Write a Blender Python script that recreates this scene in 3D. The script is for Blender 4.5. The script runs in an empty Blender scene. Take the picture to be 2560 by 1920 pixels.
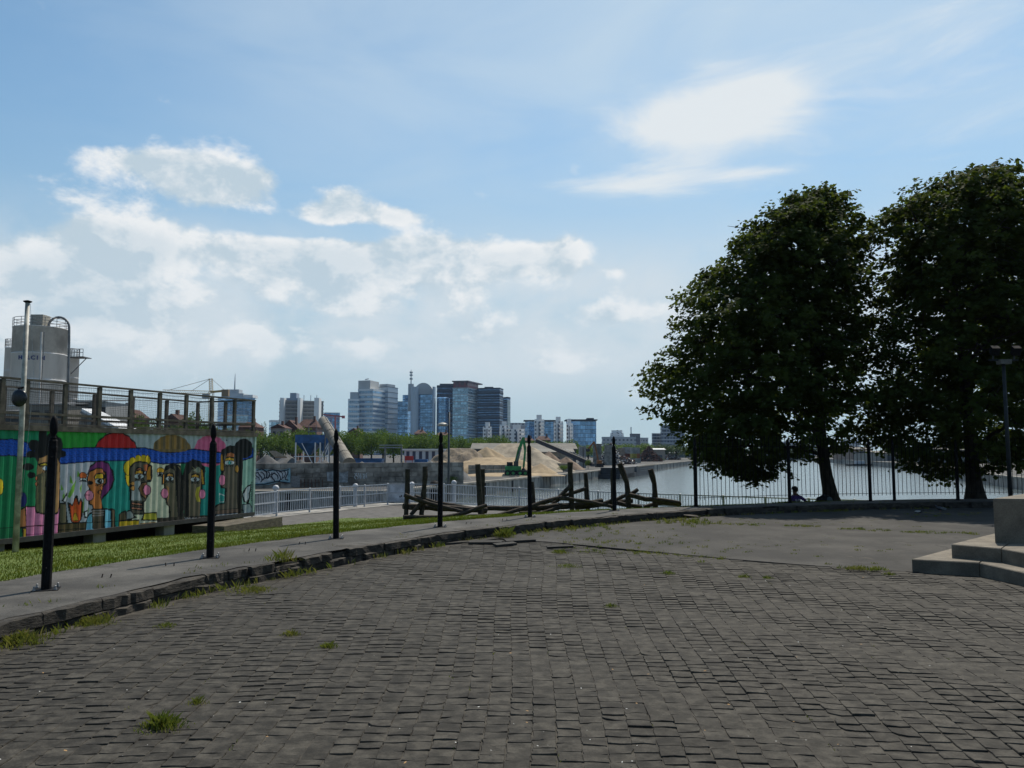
import bpy, math, random
import numpy as np
from mathutils import Vector, Matrix

# ------------------------------------------------------------------ camera
rnd = random.Random(11)
rng = np.random.default_rng(11)
sc = bpy.context.scene
col = sc.collection
FPX = 2000.0                      # focal length in pixels of the 2560 px wide photograph
PITCH = math.atan(170 / FPX)      # horizon at row 1130 of 1920
CP, SP = math.cos(PITCH), math.sin(PITCH)
EYE = 1.65
cam = bpy.data.cameras.new('camera')
cam.sensor_width = 36.0
cam.lens = 36.0 * FPX / 2560
cam.clip_start = 0.05
cam.clip_end = 9000
camo = bpy.data.objects.new('camera', cam)
col.objects.link(camo)
camo.location = (0, 0, EYE)
camo.rotation_euler = (math.pi / 2 + PITCH, 0, 0)
sc.camera = camo


def ray(x, y):
    u, v = (x - 1280) / FPX, (960 - y) / FPX
    return Vector((u, CP - v * SP, SP + v * CP))


def P(x, y, d):                   # point of a pixel's ray at forward distance d
    r = ray(x, y)
    return r * (d / r.y) + Vector((0, 0, EYE))


def G(x, y, z=0.0):               # point of a pixel's ray on the level z
    r = ray(x, y)
    return r * ((z - EYE) / r.z) + Vector((0, 0, EYE))


def proj(p):
    X, Y, Z = p[0], p[1], p[2] - EYE
    f = Y * CP + Z * SP
    return 1280 + FPX * X / f, 960 - FPX * (Z * CP - Y * SP) / f


# ------------------------------------------------------------------ light
SUN_AZ, SUN_EL = math.radians(27), math.radians(55)
SUN = Vector((math.sin(SUN_AZ) * math.cos(SUN_EL), math.cos(SUN_AZ) * math.cos(SUN_EL), math.sin(SUN_EL)))
sl = bpy.data.lights.new('sun', 'SUN')
sl.energy = 5.0
sl.angle = math.radians(0.6)
sl.color = (1.0, 0.92, 0.80)
slo = bpy.data.objects.new('sun', sl)
col.objects.link(slo)
slo.location = (20, 40, 60)
slo.rotation_euler = SUN.to_track_quat('Z', 'Y').to_euler()

sc.view_settings.view_transform = 'Standard'
sc.view_settings.look = 'None'
sc.view_settings.exposure = 0.0
sc.view_settings.gamma = 1.0
sc.view_settings.use_curve_mapping = False
sc.render.engine = 'CYCLES'
sc.cycles.use_denoising = True
sc.cycles.max_bounces = 6
sc.cycles.diffuse_bounces = 3
sc.cycles.glossy_bounces = 3
sc.cycles.transmission_bounces = 4
sc.cycles.transparent_max_bounces = 8
sc.cycles.volume_bounces = 0

world = bpy.data.worlds.new('World')
sc.world = world
world.use_nodes = True
wt = world.node_tree
wn, wl = wt.nodes, wt.links
wn.clear()
wout = wn.new('ShaderNodeOutputWorld')
bg = wn.new('ShaderNodeBackground')
bg.inputs['Strength'].default_value = 0.1
wl.new(bg.outputs[0], wout.inputs[0])
sky = wn.new('ShaderNodeTexSky')
sky.sky_type = 'NISHITA'
sky.sun_disc = False
sky.sun_elevation = SUN_EL
sky.sun_rotation = SUN_AZ
sky.air_density = 1.0
sky.dust_density = 0.4
sky.ozone_density = 1.0


class NT:
    """small helper for building node trees"""
    def __init__(s, tree):
        s.t, s.n, s.l = tree, tree.nodes, tree.links

    def put(s, sock, v):
        if hasattr(v, 'node'):
            s.l.new(v, sock)
        elif v is not None:
            sock.default_value = v

    def math(s, op, a, b=None, c=None, clamp=False):
        n = s.n.new('ShaderNodeMath')
        n.operation = op
        n.use_clamp = clamp
        for i, v in enumerate((a, b, c)):
            if v is not None:
                s.put(n.inputs[i], v)
        return n.outputs[0]

    def vec(s, op, a, b=None):
        n = s.n.new('ShaderNodeVectorMath')
        n.operation = op
        s.put(n.inputs[0], a)
        if b is not None:
            if op == 'SCALE':
                s.put(n.inputs['Scale'], b)
            else:
                s.put(n.inputs[1], b)
        return n.outputs['Value' if op in ('DOT_PRODUCT', 'LENGTH') else 'Vector']

    def noise(s, v, scale, detail=4.0, rough=0.55, dist=0.0, out=0):
        n = s.n.new('ShaderNodeTexNoise')
        if v is not None:
            s.l.new(v, n.inputs['Vector'])
        n.inputs['Scale'].default_value = scale
        n.inputs['Detail'].default_value = detail
        n.inputs['Roughness'].default_value = rough
        n.inputs['Distortion'].default_value = dist
        return n.outputs[out]

    def mapr(s, v, a, b, c=0.0, d=1.0, smooth=True):
        n = s.n.new('ShaderNodeMapRange')
        n.interpolation_type = 'SMOOTHSTEP' if smooth else 'LINEAR'
        s.put(n.inputs['Value'], v)
        for k, x in zip(('From Min', 'From Max', 'To Min', 'To Max'), (a, b, c, d)):
            s.put(n.inputs[k], x)
        return n.outputs[0]

    def mix(s, f, a, b, kind='MIX'):
        n = s.n.new('ShaderNodeMix')
        n.data_type = 'RGBA'
        n.blend_type = kind
        s.put(n.inputs[0], f)
        for i, v in ((6, a), (7, b)):
            if not hasattr(v, 'node') and len(v) == 3:
                v = (*v, 1)
            s.put(n.inputs[i], v)
        return n.outputs[2]


def build_sky():
    w = NT(wt)
    tc = wn.new('ShaderNodeTexCoord')
    D = w.vec('NORMALIZE', tc.outputs['Generated'])
    sep = wn.new('ShaderNodeSeparateXYZ')
    wl.new(D, sep.inputs[0])
    el = sep.outputs[2]
    # thin cloud scatters light forwards: it is bright towards the sun and faint on the far side of the sky
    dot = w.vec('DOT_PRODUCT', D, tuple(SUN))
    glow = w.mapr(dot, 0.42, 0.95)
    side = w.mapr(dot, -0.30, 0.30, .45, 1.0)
    flat = w.vec('MULTIPLY', D, (1.0, 1.0, 1.55))
    big = w.noise(flat, 3.1, 3.0, 0.5)
    fine = w.noise(flat, 10.5, 12.0, 0.60, 0.15)

    def heap(px, py, rx, ry, gain):
        c = ray(px, py).normalized()
        right = c.cross(Vector((0, 0, 1))).normalized()
        up = right.cross(c).normalized()
        q = w.vec('SUBTRACT', D, tuple(c))
        a = w.math('MULTIPLY', w.vec('DOT_PRODUCT', q, tuple(right)), FPX / rx)
        b = w.math('MULTIPLY', w.vec('DOT_PRODUCT', q, tuple(up)), FPX / ry)
        e = w.vec('DOT_PRODUCT', q, tuple(c))
        s = w.math('ADD', w.math('MULTIPLY', a, a), w.math('MULTIPLY', b, b))
        s = w.math('ADD', s, w.math('MULTIPLY', w.math('MULTIPLY', e, e), 300.0))
        return w.math('MULTIPLY', w.math('POWER', 2.7183, w.math('MULTIPLY', s, -1.0)), gain)

    def total(hs):
        acc = None
        for h in hs:
            v = heap(*h)
            acc = v if acc is None else w.math('ADD', acc, v)
        return acc

    acc = total([(370, 405, 150, 42, .44), (600, 455, 125, 62, .50), (480, 470, 210, 55, .26), (420, 550, 130, 40, .24), (760, 572, 230, 22, -.34), (860, 425, 150, 40, -.3), (1100, 310, 110, 80, -.5), (860, 130, 200, 80, -.3), (240, 580, 90, 40, .30),
                 (850, 500, 75, 52, .46), (800, 545, 70, 26, .36), (985, 540, 65, 24, .40),
                 (60, 660, 200, 62, .44), (190, 730, 160, 62, .40), (310, 795, 110, 40, .36), (60, 810, 160, 70, .32),
                 (330, 630, 130, 42, .34), (560, 625, 260, 48, .42), (850, 640, 220, 55, .42), (1060, 615, 140, 48, .44), (1380, 640, 100, 56, .46), (1250, 655, 150, 42, .36), (1550, 680, 60, 26, .36),
                 (780, 715, 170, 45, .34), (890, 770, 110, 32, .30), (1130, 750, 120, 75, .34), (1490, 785, 140, 40, .40), (1240, 835, 140, 42, .30),
                 (1380, 905, 180, 36, .30), (760, 855, 140, 46, .28), (600, 850, 130, 36, .24), (400, 850, 70, 30, .30), (250, 900, 140, 50, .2), (500, 740, 160, 60, .24), (960, 700, 160, 50, .26), (1000, 850, 130, 40, .22), (700, 780, 200, 40, .16), (1560, 880, 120, 40, .2)])
    field = w.math('ADD', w.math('MULTIPLY', w.math('SUBTRACT', fine, .5), 1.25), w.math('MULTIPLY', w.math('SUBTRACT', big, .5), .35))
    dens = w.math('ADD', field, acc)
    cover = w.mapr(dens, 0.15, 0.40)
    # light and shade inside the heaps: compare with the field a little nearer to the sun
    toward = w.vec('ADD', flat, (.012, .0, .045))
    fine2 = w.noise(toward, 10.5, 12.0, 0.60, 0.15)
    relief = w.math('SUBTRACT', fine, fine2)
    lit = w.mapr(relief, -0.13, 0.10)
    thick = w.mapr(dens, 0.42, 0.80)
    lit = w.math('SUBTRACT', lit, w.math('MULTIPLY', thick, 0.50), clamp=True)
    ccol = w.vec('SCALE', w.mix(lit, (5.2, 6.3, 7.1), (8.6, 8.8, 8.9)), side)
    # high veil: long thin streaks over the whole sky, and a few larger wisps
    sv = w.vec('MULTIPLY', D, (1.3, 0.6, 4.2))
    veil = w.noise(sv, 2.4, 7.0, 0.55, 0.5)
    wisps = total([(1760, 260, 170, 70, .50), (1900, 250, 110, 60, .35), (1680, 330, 170, 55, .42), (1580, 465, 190, 34, .48), (1740, 420, 130, 40, .25), (1880, 432, 110, 14, .3), (2350, 180, 420, 190, .26)])
    wis = w.mapr(w.math('ADD', w.math('MULTIPLY', w.noise(sv, 5.2, 9.0, 0.62, 0.6), 0.8), wisps), 0.52, 0.98, 0.0, 0.92)
    thin = w.math('MULTIPLY', w.mapr(veil, 0.22, 0.84, 0.25, 0.80), glow)
    tint = w.mix(1.0, sky.outputs[0], (0.90, 1.22, 1.26), 'MULTIPLY')
    c0 = w.mix(thin, tint, (6.3, 7.4, 8.1))
    # pale air towards the horizon, all round, with soft low cloud in it
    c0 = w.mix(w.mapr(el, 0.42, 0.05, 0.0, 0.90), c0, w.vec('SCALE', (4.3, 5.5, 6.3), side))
    soft = w.mapr(w.noise(flat, 4.6, 9.0, 0.6, 0.3), 0.30, 0.60, 0.15, 0.82)
    soft = w.math('MULTIPLY', soft, w.math('MULTIPLY', w.mapr(el, 0.30, 0.20), w.mapr(el, 0.03, 0.12)))
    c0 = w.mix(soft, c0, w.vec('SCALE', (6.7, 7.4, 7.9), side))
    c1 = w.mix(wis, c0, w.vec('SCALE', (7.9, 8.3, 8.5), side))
    cov = w.math('MULTIPLY', cover, w.mapr(el, 0.0, 0.26, 0.25, 0.97))
    c2 = w.mix(cov, c1, ccol)
    wl.new(c2, bg.inputs['Color'])


build_sky()

# ------------------------------------------------------------------ helpers
ORG = {}


def lin(c):
    return tuple((v / 255 / 12.92) if v / 255 < .04045 else ((v / 255 + .055) / 1.055) ** 2.4 for v in c)


class MB:
    def __init__(s):
        s.v, s.f, s.m = [], [], []

    def add(s, vs, fs, m=0):
        b = len(s.v)
        s.v += [tuple(v) for v in vs]
        s.f += [tuple(i + b for i in f) for f in fs]
        s.m += [m] * len(fs)
        return s

    def obox(s, c, ax, ay, az, m=0):
        c, ax, ay, az = Vector(c), Vector(ax), Vector(ay), Vector(az)
        vs = [c + ax * i + ay * j + az * k for k in (-1, 1) for j in (-1, 1) for i in (-1, 1)]
        return s.add(vs, [(0, 2, 3, 1), (4, 5, 7, 6), (0, 1, 5, 4), (2, 6, 7, 3), (0, 4, 6, 2), (1, 3, 7, 5)], m)

    def box(s, x0, x1, y0, y1, z0, z1, m=0):
        return s.obox(((x0 + x1) / 2, (y0 + y1) / 2, (z0 + z1) / 2), ((x1 - x0) / 2, 0, 0), (0, (y1 - y0) / 2, 0), (0, 0, (z1 - z0) / 2), m)

    def beam(s, a, b, w, h, m=0, up=(0, 0, 1)):
        a, b, up = Vector(a), Vector(b), Vector(up)
        d = (b - a)
        side = d.cross(up)
        if side.length < 1e-6:
            side = d.cross(Vector((1, 0, 0)))
        side.normalize()
        u = side.cross(d).normalized()
        return s.obox((a + b) / 2, d / 2, side * w / 2, u * h / 2, m)

    def tube(s, pts, rs, n=8, m=0, cap=True):
        pts = [Vector(p) for p in pts]
        if not isinstance(rs, (list, tuple)):
            rs = [rs] * len(pts)
        vs, fs = [], []
        ref = None
        for i, p in enumerate(pts):
            d = (pts[min(i + 1, len(pts) - 1)] - pts[max(i - 1, 0)]).normalized()
            if ref is None:
                ref = Vector((0, 0, 1)) if abs(d.z) < .9 else Vector((1, 0, 0))
            a = d.cross(ref).normalized()
            b = a.cross(d).normalized()
            ref = b
            for k in range(n):
                t = 2 * math.pi * k / n
                vs.append(p + (a * math.cos(t) + b * math.sin(t)) * rs[i])
        for i in range(len(pts) - 1):
            for k in range(n):
                k2 = (k + 1) % n
                fs.append((i * n + k, i * n + k2, (i + 1) * n + k2, (i + 1) * n + k))
        if cap:
            fs.append(tuple(range(n - 1, -1, -1)))
            fs.append(tuple((len(pts) - 1) * n + k for k in range(n)))
        return s.add(vs, fs, m)

    def lathe(s, c, prof, n=16, m=0):
        c = Vector(c)
        vs, fs = [], []
        for r, z in prof:
            for k in range(n):
                t = 2 * math.pi * k / n
                vs.append(c + Vector((r * math.cos(t), r * math.sin(t), z)))
        for i in range(len(prof) - 1):
            for k in range(n):
                k2 = (k + 1) % n
                fs.append((i * n + k, i * n + k2, (i + 1) * n + k2, (i + 1) * n + k))
        fs.append(tuple(range(n - 1, -1, -1)))
        fs.append(tuple((len(prof) - 1) * n + k for k in range(n)))
        return s.add(vs, fs, m)

    def prism(s, poly, z0, z1, m=0):
        n = len(poly)
        vs = [(p[0], p[1], z0) for p in poly] + [(p[0], p[1], z1) for p in poly]
        fs = [tuple(range(n - 1, -1, -1)), tuple(range(n, 2 * n))]
        fs += [(i, (i + 1) % n, n + (i + 1) % n, n + i) for i in range(n)]
        return s.add(vs, fs, m)

    def ball(s, c, rx, ry, rz, n=12, k=8, m=0):
        prof = [(max(1e-4, math.sin(math.pi * i / k)), -math.cos(math.pi * i / k)) for i in range(k + 1)]
        b = len(s.v)
        s.lathe((0, 0, 0), prof, n, m)
        for i in range(b, len(s.v)):
            v = s.v[i]
            s.v[i] = (c[0] + v[0] * rx, c[1] + v[1] * ry, c[2] + v[2] * rz)
        return s

    def mesh(s, name, mats, org=(0, 0, 0), smooth=False):
        me = bpy.data.meshes.new(name)
        o = Vector(org)
        me.from_pydata([(v[0] - o.x, v[1] - o.y, v[2] - o.z) for v in s.v], [], s.f)
        for m in (mats if isinstance(mats, (list, tuple)) else [mats]):
            me.materials.append(m)
        if any(s.m):
            me.polygons.foreach_set('material_index', s.m)
        if smooth:
            me.polygons.foreach_set('use_smooth', [True] * len(me.polygons))
        me.update()
        return me

    def build(s, name, mats, parent=None, org=None, smooth=False):
        o = ORG.get(parent.name, Vector((0, 0, 0))) if parent else Vector(org or (0, 0, 0))
        ob = bpy.data.objects.new(name, s.mesh(name, mats, o, smooth))
        col.objects.link(ob)
        if parent:
            ob.parent = parent
        else:
            ob.location = o
        ORG[ob.name] = Vector(o)
        return ob


def tag(o, label, cat, group=None):
    o['label'] = label
    o['category'] = cat
    if group:
        o['group'] = group
    return o


def thing(name, label, cat, loc=(0, 0, 0), group=None, local=False):
    o = bpy.data.objects.new(name, None)
    o.empty_display_size = .2
    col.objects.link(o)
    o.location = loc
    ORG[o.name] = Vector((0, 0, 0)) if local else Vector(loc)
    return tag(o, label, cat, group)


def struct(o):
    o['kind'] = 'structure'
    return o


def stuff(o):
    o['kind'] = 'stuff'
    return o


def dup(root, label, loc, rotz=0.0, scale=1.0):
    r = root.copy()
    col.objects.link(r)
    r.location, r.rotation_euler = loc, (0, 0, rotz)
    r.scale = scale if isinstance(scale, (tuple, list)) else (scale,) * 3
    r['label'] = label
    for ch in list(root.children):
        c = ch.copy()
        col.objects.link(c)
        c.parent = r
        for g in list(ch.children):
            e = g.copy()
            col.objects.link(e)
            e.parent = c
    return r


def inst(me, name, parent, loc, rotz=0.0):   # another piece that shares its mesh; loc in world space
    ob = bpy.data.objects.new(name, me)
    col.objects.link(ob)
    ob.parent = parent
    ob.location = Vector(loc) - ORG[parent.name]
    ob.rotation_euler = (0, 0, rotz)
    ORG[ob.name] = Vector(loc)
    return ob


def quads(name, V, mat, n=4):     # V: (N*n, 3) array -> one mesh of N separate n-gons
    N = len(V) // n
    me = bpy.data.meshes.new(name)
    me.vertices.add(len(V))
    me.vertices.foreach_set('co', np.ascontiguousarray(V, dtype=np.float32).ravel())
    me.loops.add(len(V))
    me.loops.foreach_set('vertex_index', np.arange(len(V), dtype=np.int32))
    me.polygons.add(N)
    me.polygons.foreach_set('loop_start', np.arange(0, len(V), n, dtype=np.int32))
    me.polygons.foreach_set('loop_total', np.full(N, n, dtype=np.int32))
    me.materials.append(mat)
    me.update(calc_edges=True)
    me.validate()
    return me


def link(name, me, parent=None, org=(0, 0, 0)):
    ob = bpy.data.objects.new(name, me)
    col.objects.link(ob)
    if parent:
        ob.parent = parent
    ORG[ob.name] = Vector(org)
    return ob


# ------------------------------------------------------------------ materials
def M(name, c, rough=.8, var=.18, scale=6.0, bump=0.0, bscale=None, metal=0.0, spec=.4, c2=None, stretch=None, island=0.0, edge=(.35, .68), grain=0.0, gscale=90.0):
    m = bpy.data.materials.new(name)
    m.use_nodes = True
    t = NT(m.node_tree)
    b = m.node_tree.nodes['Principled BSDF']
    geo = t.n.new('ShaderNodeNewGeometry')
    pos = geo.outputs['Position']
    if stretch:
        pos = t.vec('MULTIPLY', pos, stretch)
    nz = t.noise(pos, scale, 6.0, .6)
    f = t.mapr(nz, edge[0], edge[1])
    c = tuple(c)
    d = c2 or tuple(v * (1 - var * 1.6) for v in c)
    colr = t.mix(f, d, tuple(min(1, v * (1 + var * .5)) for v in c) if not c2 else c)
    if grain:
        colr = t.vec('SCALE', colr, t.mapr(t.noise(pos, gscale, 3.0, .7), .30, .70, 1 - grain, 1 + grain, False))
    if island:
        oi = t.n.new('ShaderNodeObjectInfo')
        r = t.math('FRACT', t.math('ADD', geo.outputs['Random Per Island'], oi.outputs['Random']))
        k = t.mapr(r, 0, 1, 1 - island, 1 + island, False)
        colr = t.vec('SCALE', colr, k)
    t.put(b.inputs['Base Color'], colr)
    b.inputs['Roughness'].default_value = rough
    b.inputs['Metallic'].default_value = metal
    b.inputs['Specular IOR Level'].default_value = spec
    if bump:
        bn = t.n.new('ShaderNodeBump')
        bn.inputs['Strength'].default_value = 1.0
        bn.inputs['Distance'].default_value = bump
        t.l.new(t.noise(pos, bscale or scale * 4, 6.0, .65), bn.inputs['Height'])
        t.l.new(bn.outputs[0], b.inputs['Normal'])
    return m


def leafmat(name, c, c2, trans=.3, rough=.55, island=.3):
    m = bpy.data.materials.new(name)
    m.use_nodes = True
    t = NT(m.node_tree)
    t.n.clear()
    out = t.n.new('ShaderNodeOutputMaterial')
    geo = t.n.new('ShaderNodeNewGeometry')
    r = geo.outputs['Random Per Island']
    big = t.mapr(t.noise(geo.outputs['Position'], .9, 2.0), .35, .65)
    f = t.math('ADD', t.math('MULTIPLY', r, .5), t.math('MULTIPLY', big, .5))
    cc = t.mix(f, c, c2)
    b = t.n.new('ShaderNodeBsdfPrincipled')
    t.put(b.inputs['Base Color'], cc)
    b.inputs['Roughness'].default_value = rough
    b.inputs['Specular IOR Level'].default_value = .12
    tr = t.n.new('ShaderNodeBsdfTranslucent')
    t.put(tr.inputs[0], t.mix(.35, cc, (.16, .22, .02)))
    mx = t.n.new('ShaderNodeMixShader')
    mx.inputs[0].default_value = trans
    t.l.new(b.outputs[0], mx.inputs[1])
    t.l.new(tr.outputs[0], mx.inputs[2])
    t.l.new(mx.outputs[0], out.inputs[0])
    return m


def facade(name, wall, glass, sx, sz, fx=.6, fz=.55, rough=.25, metal=0.0):
    """far facade: window grid too small to pick apart, on world position"""
    m = bpy.data.materials.new(name)
    m.use_nodes = True
    t = NT(m.node_tree)
    b = m.node_tree.nodes['Principled BSDF']
    geo = t.n.new('ShaderNodeNewGeometry')
    sp = t.n.new('ShaderNodeSeparateXYZ')
    t.l.new(geo.outputs['Position'], sp.inputs[0])
    h = t.math('ADD', sp.outputs[0], t.math('MULTIPLY', sp.outputs[1], .73))
    u, v = t.math('DIVIDE', h, sx), t.math('DIVIDE', sp.outputs[2], sz)
    gu = t.math('LESS_THAN', t.math('FRACT', u), fx)
    gv = t.math('LESS_THAN', t.math('FRACT', v), fz)
    g = t.math('MULTIPLY', gu, gv)
    cell = t.n.new('ShaderNodeCombineXYZ')
    t.put(cell.inputs[0], t.math('FLOOR', u))
    t.put(cell.inputs[1], t.math('FLOOR', v))
    wn_ = t.n.new('ShaderNodeTexWhiteNoise')
    t.l.new(cell.outputs[0], wn_.inputs[0])
    gl = t.vec('SCALE', glass, t.mapr(wn_.outputs['Value'], 0, 1, .55, 1.35, False))
    t.put(b.inputs['Base Color'], t.mix(g, wall, gl))
    t.put(b.inputs['Roughness'], t.mapr(g, 0, 1, .7, rough, False))
    b.inputs['Specular IOR Level'].default_value = .3
    if metal:
        t.put(b.inputs['Metallic'], t.math('MULTIPLY', g, metal))
    return m


black_iron = M('black_iron', (.008, .008, .009), .75, .3, 30, .0006, spec=.12)
galv = M('galvanised', (.32, .33, .34), .45, .2, 20, metal=.6)
asphalt = M('asphalt', (.035, .0325, .028), .9, .34, .9, .006, 60, grain=.35, gscale=45)
def crack(m, scale, dark):
    """fine cracks and old patch seams in a worn surface"""
    t = NT(m.node_tree)
    b = m.node_tree.nodes['Principled BSDF']
    src = b.inputs['Base Color'].links[0].from_socket
    geo = t.n.new('ShaderNodeNewGeometry')
    p = t.vec('ADD', geo.outputs['Position'], t.vec('SCALE', t.noise(geo.outputs['Position'], 1.6, 5.0, .6, 0, 1), .9))
    v = t.n.new('ShaderNodeTexVoronoi')
    v.feature = 'DISTANCE_TO_EDGE'
    v.inputs['Scale'].default_value = scale
    t.l.new(p, v.inputs['Vector'])
    on = t.mapr(t.noise(geo.outputs['Position'], .5, 3.0), .45, .55)
    line = t.math('MULTIPLY', t.mapr(v.outputs['Distance'], .0, .022, 1.0, 0.0), on)
    patch = t.mapr(t.noise(geo.outputs['Position'], .33, 6.0, .7, .8), .42, .60, .80, 1.18)
    t.put(b.inputs['Base Color'], t.vec('SCALE', t.mix(line, src, dark), patch))
    return m


crack(asphalt, .55, (.014, .013, .010))
path_m = M('path_concrete', (.066, .062, .055), .9, .34, 1.3, .004, 50, grain=.30, gscale=50)
crack(path_m, .5, (.028, .026, .02))
slate = M('slate', (.048, .0435, .0355), .78, .34, 9, .003, 34, island=.20, spec=.15, grain=.28, gscale=70)
joint = M('joint_dirt', (.052, .046, .036), .95, .35, 9, .006, 40)
kerb_m = M('kerb_slate', (.040, .034, .026), .85, .40, 6, .02, 16, island=.2, grain=.35, stretch=(1, 1, 3))
granite = M('step_granite', (.165, .142, .108), .85, .22, 3, .003, 90, grain=.25, gscale=60)
white_paint = M('white_paint', (.46, .48, .51), .5, .12, 6)
wood_grey = M('weathered_wood', (.115, .098, .075), .85, .30, 5, .003, 40, stretch=(1, 1, 1))
wood_dark = M('log_bark', (.042, .032, .023), .9, .35, 7, .010, 30)
wood_sleeper = M('sleeper_wood', (.10, .085, .06), .9, .3, 6, .006, 30, stretch=(1, 1, 4))
bark = M('bark', (.040, .033, .026), .95, .35, 8, .02, 22, stretch=(1, 1, .4))
leaf_big = leafmat('linden_leaf', (.020, .036, .009), (.058, .074, .013), .36, .8)
leaf_far = leafmat('far_leaf', (.060, .115, .014), (.115, .180, .026), .25, .7)
leaf_dark = leafmat('far_dark_leaf', (.030, .058, .018), (.055, .090, .024), .2, .7)
blade = leafmat('grass_blade', (.045, .084, .005), (.118, .118, .018), .35, .6)
weed = leafmat('weed_blade', (.075, .125, .014), (.200, .165, .045), .35, .6)
lawn_m = M('lawn_soil', (.060, .100, .008), .95, .3, 1.6, .01, 40, c2=(.085, .115, .014))
# ------------------------------------------------------------------ the plaza and its edge
C0 = Vector((16.17, 2.78, 0))     # centre of the round plaza
R_KERB, R_POST = 20.87, 21.9


def pol(phi, r, z=0.0):
    a = math.radians(phi)
    return Vector((C0.x + r * math.cos(a), C0.y + r * math.sin(a), z))


def phi_of(p):
    return math.degrees(math.atan2(p[1] - C0.y, p[0] - C0.x))


def rad_of(p):
    return math.hypot(p[0] - C0.x, p[1] - C0.y)


def wob(phi):
    return .10 * math.sin(phi * .31 + 1) + .06 * math.sin(phi * .83)


def r_in(phi):
    return R_KERB + wob(phi) * .6


def r_out(phi):                   # outer edge of the asphalt path
    return float(np.interp(phi, [60, 100, 118, 126, 140, 165, 200], [22.3, 22.3, 21.75, 22.15, 22.5, 22.85, 22.9])) + .03 * math.sin(phi * 2.1)


def zt(x, y):                     # level of the bank outside the plaza
    ph, r = phi_of((x, y)), rad_of((x, y))
    if ph < -90:
        ph += 360
    slope = float(np.interp(ph, [103, 113], [.20, .088]))
    z = .19 - slope * (r - r_out(ph))
    lo = float(np.interp(ph, [103, 113], [-.85, -1.2]))
    if z < lo + .15:
        z = lo + .15 * math.exp((z - lo - .15) / .15)
    return min(.19, z) + .02 * math.sin(x * 1.3) * math.cos(y * .9)


def ground_wave(x, y):
    return (.012 * math.sin(x * 1.9 + .7) * math.cos(y * 1.3) + .009 * math.sin(x * .8 - y * 1.1) + .006 * math.sin(x * 4.1 + y * 3.3))


# base sheet of the plaza (joint filling under the setts)
def grid_mesh(xs, ys, zf, keep=None):
    b = MB()
    idx = {}
    for j, y in enumerate(ys):
        for i, x in enumerate(xs):
            idx[i, j] = len(b.v)
            b.v.append((x, y, zf(x, y)))
    for j in range(len(ys) - 1):
        for i in range(len(xs) - 1):
            if keep and not keep((xs[i] + xs[i + 1]) / 2, (ys[j] + ys[j + 1]) / 2):
                continue
            b.f.append((idx[i, j], idx[i + 1, j], idx[i + 1, j + 1], idx[i, j + 1]))
            b.m.append(0)
    return b


plaza = struct(grid_mesh(np.arange(-7, 24, .22), np.arange(-14, 24.5, .22), lambda x, y: ground_wave(x, y) * (1 if y < 15 else 0) - .005,
                         lambda x, y: rad_of((x, y)) < 21.3).build('plaza', joint))

BND = [G(*p, .0) for p in [(1196, 1356), (1248, 1349), (1300, 1356), (1362, 1357), (1440, 1364), (1560, 1375), (1690, 1386), (1830, 1399), (2000, 1412), (2190, 1425), (2290, 1431)]]
BND += [Vector((9.0, 11.6, 0)), Vector((24, 14, 0))]
BX, BY = [p.x for p in BND], [p.y for p in BND]


def behind_boundary(x, y):
    return x > BX[0] and y > np.interp(x, BX, BY)


# slate setts, laid in columns that fan out from a point behind the camera
FAN = Vector((-.4, -17.0, 0))


def sett(cx, cy, ang, w, l, rg):
    h = ground_wave(cx, cy)
    ca, sa = math.cos(ang), math.sin(ang)
    far_ = 1.0 if cy < 6 else .6
    tilt, roll = rg.uniform(-.003, .0062) * far_, rg.uniform(-.004, .004) * far_
    lift = rg.uniform(-.0015, .002) + (.004 if rg.random() < .06 else 0)
    patch = max(0, math.sin(cx * 1.7 + 2) * math.cos(cy * 2.3 + 1)) * (.008 if cx > 1.2 else .002) * far_
    vs = []
    shape = [(-1, -1), (0, -1), (1, -1), (1, 0), (1, 1), (0, 1), (-1, 1), (-1, 0)]
    jit = [(rg.uniform(-.006, .006), rg.uniform(-.009, .009)) for _ in shape]
    if rg.random() < .12:
        k = rg.choice([0, 2, 4, 6])
        jit[k] = (-shape[k][0] * rg.uniform(.01, .03), -shape[k][1] * rg.uniform(.01, .03))
    for lev in (0, 1):
        for (a, b), (ja, jb) in zip(shape, jit):
            gr = .003 if lev == 0 else 0
            u, v = a * (w / 2 - gr) + ja, b * (l / 2 - gr) + jb
            z = h + lift + patch - b * (tilt + patch * .5) * .5 + a * roll * .5 + rg.uniform(-.0012, .0012)
            z = z if lev == 0 else h - .024
            if lev == 1:
                pass
            vs.append((cx + u * ca - v * sa, cy + u * sa + v * ca, z))
    # mid ring: rounded arris
    mid = []
    for i, ((a, b), (ja, jb)) in enumerate(zip(shape, jit)):
        u, v = a * w / 2 + ja, b * l / 2 + jb
        mid.append((cx + u * ca - v * sa, cy + u * sa + v * ca, vs[i][2] - .005))
    V = vs[:8] + mid + vs[8:]
    fs = [tuple(range(8))]
    for r in (0, 8):
        fs += [(r + i, r + 8 + i, r + 8 + (i + 1) % 8, r + (i + 1) % 8) for i in range(8)]
    return V, fs


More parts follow.
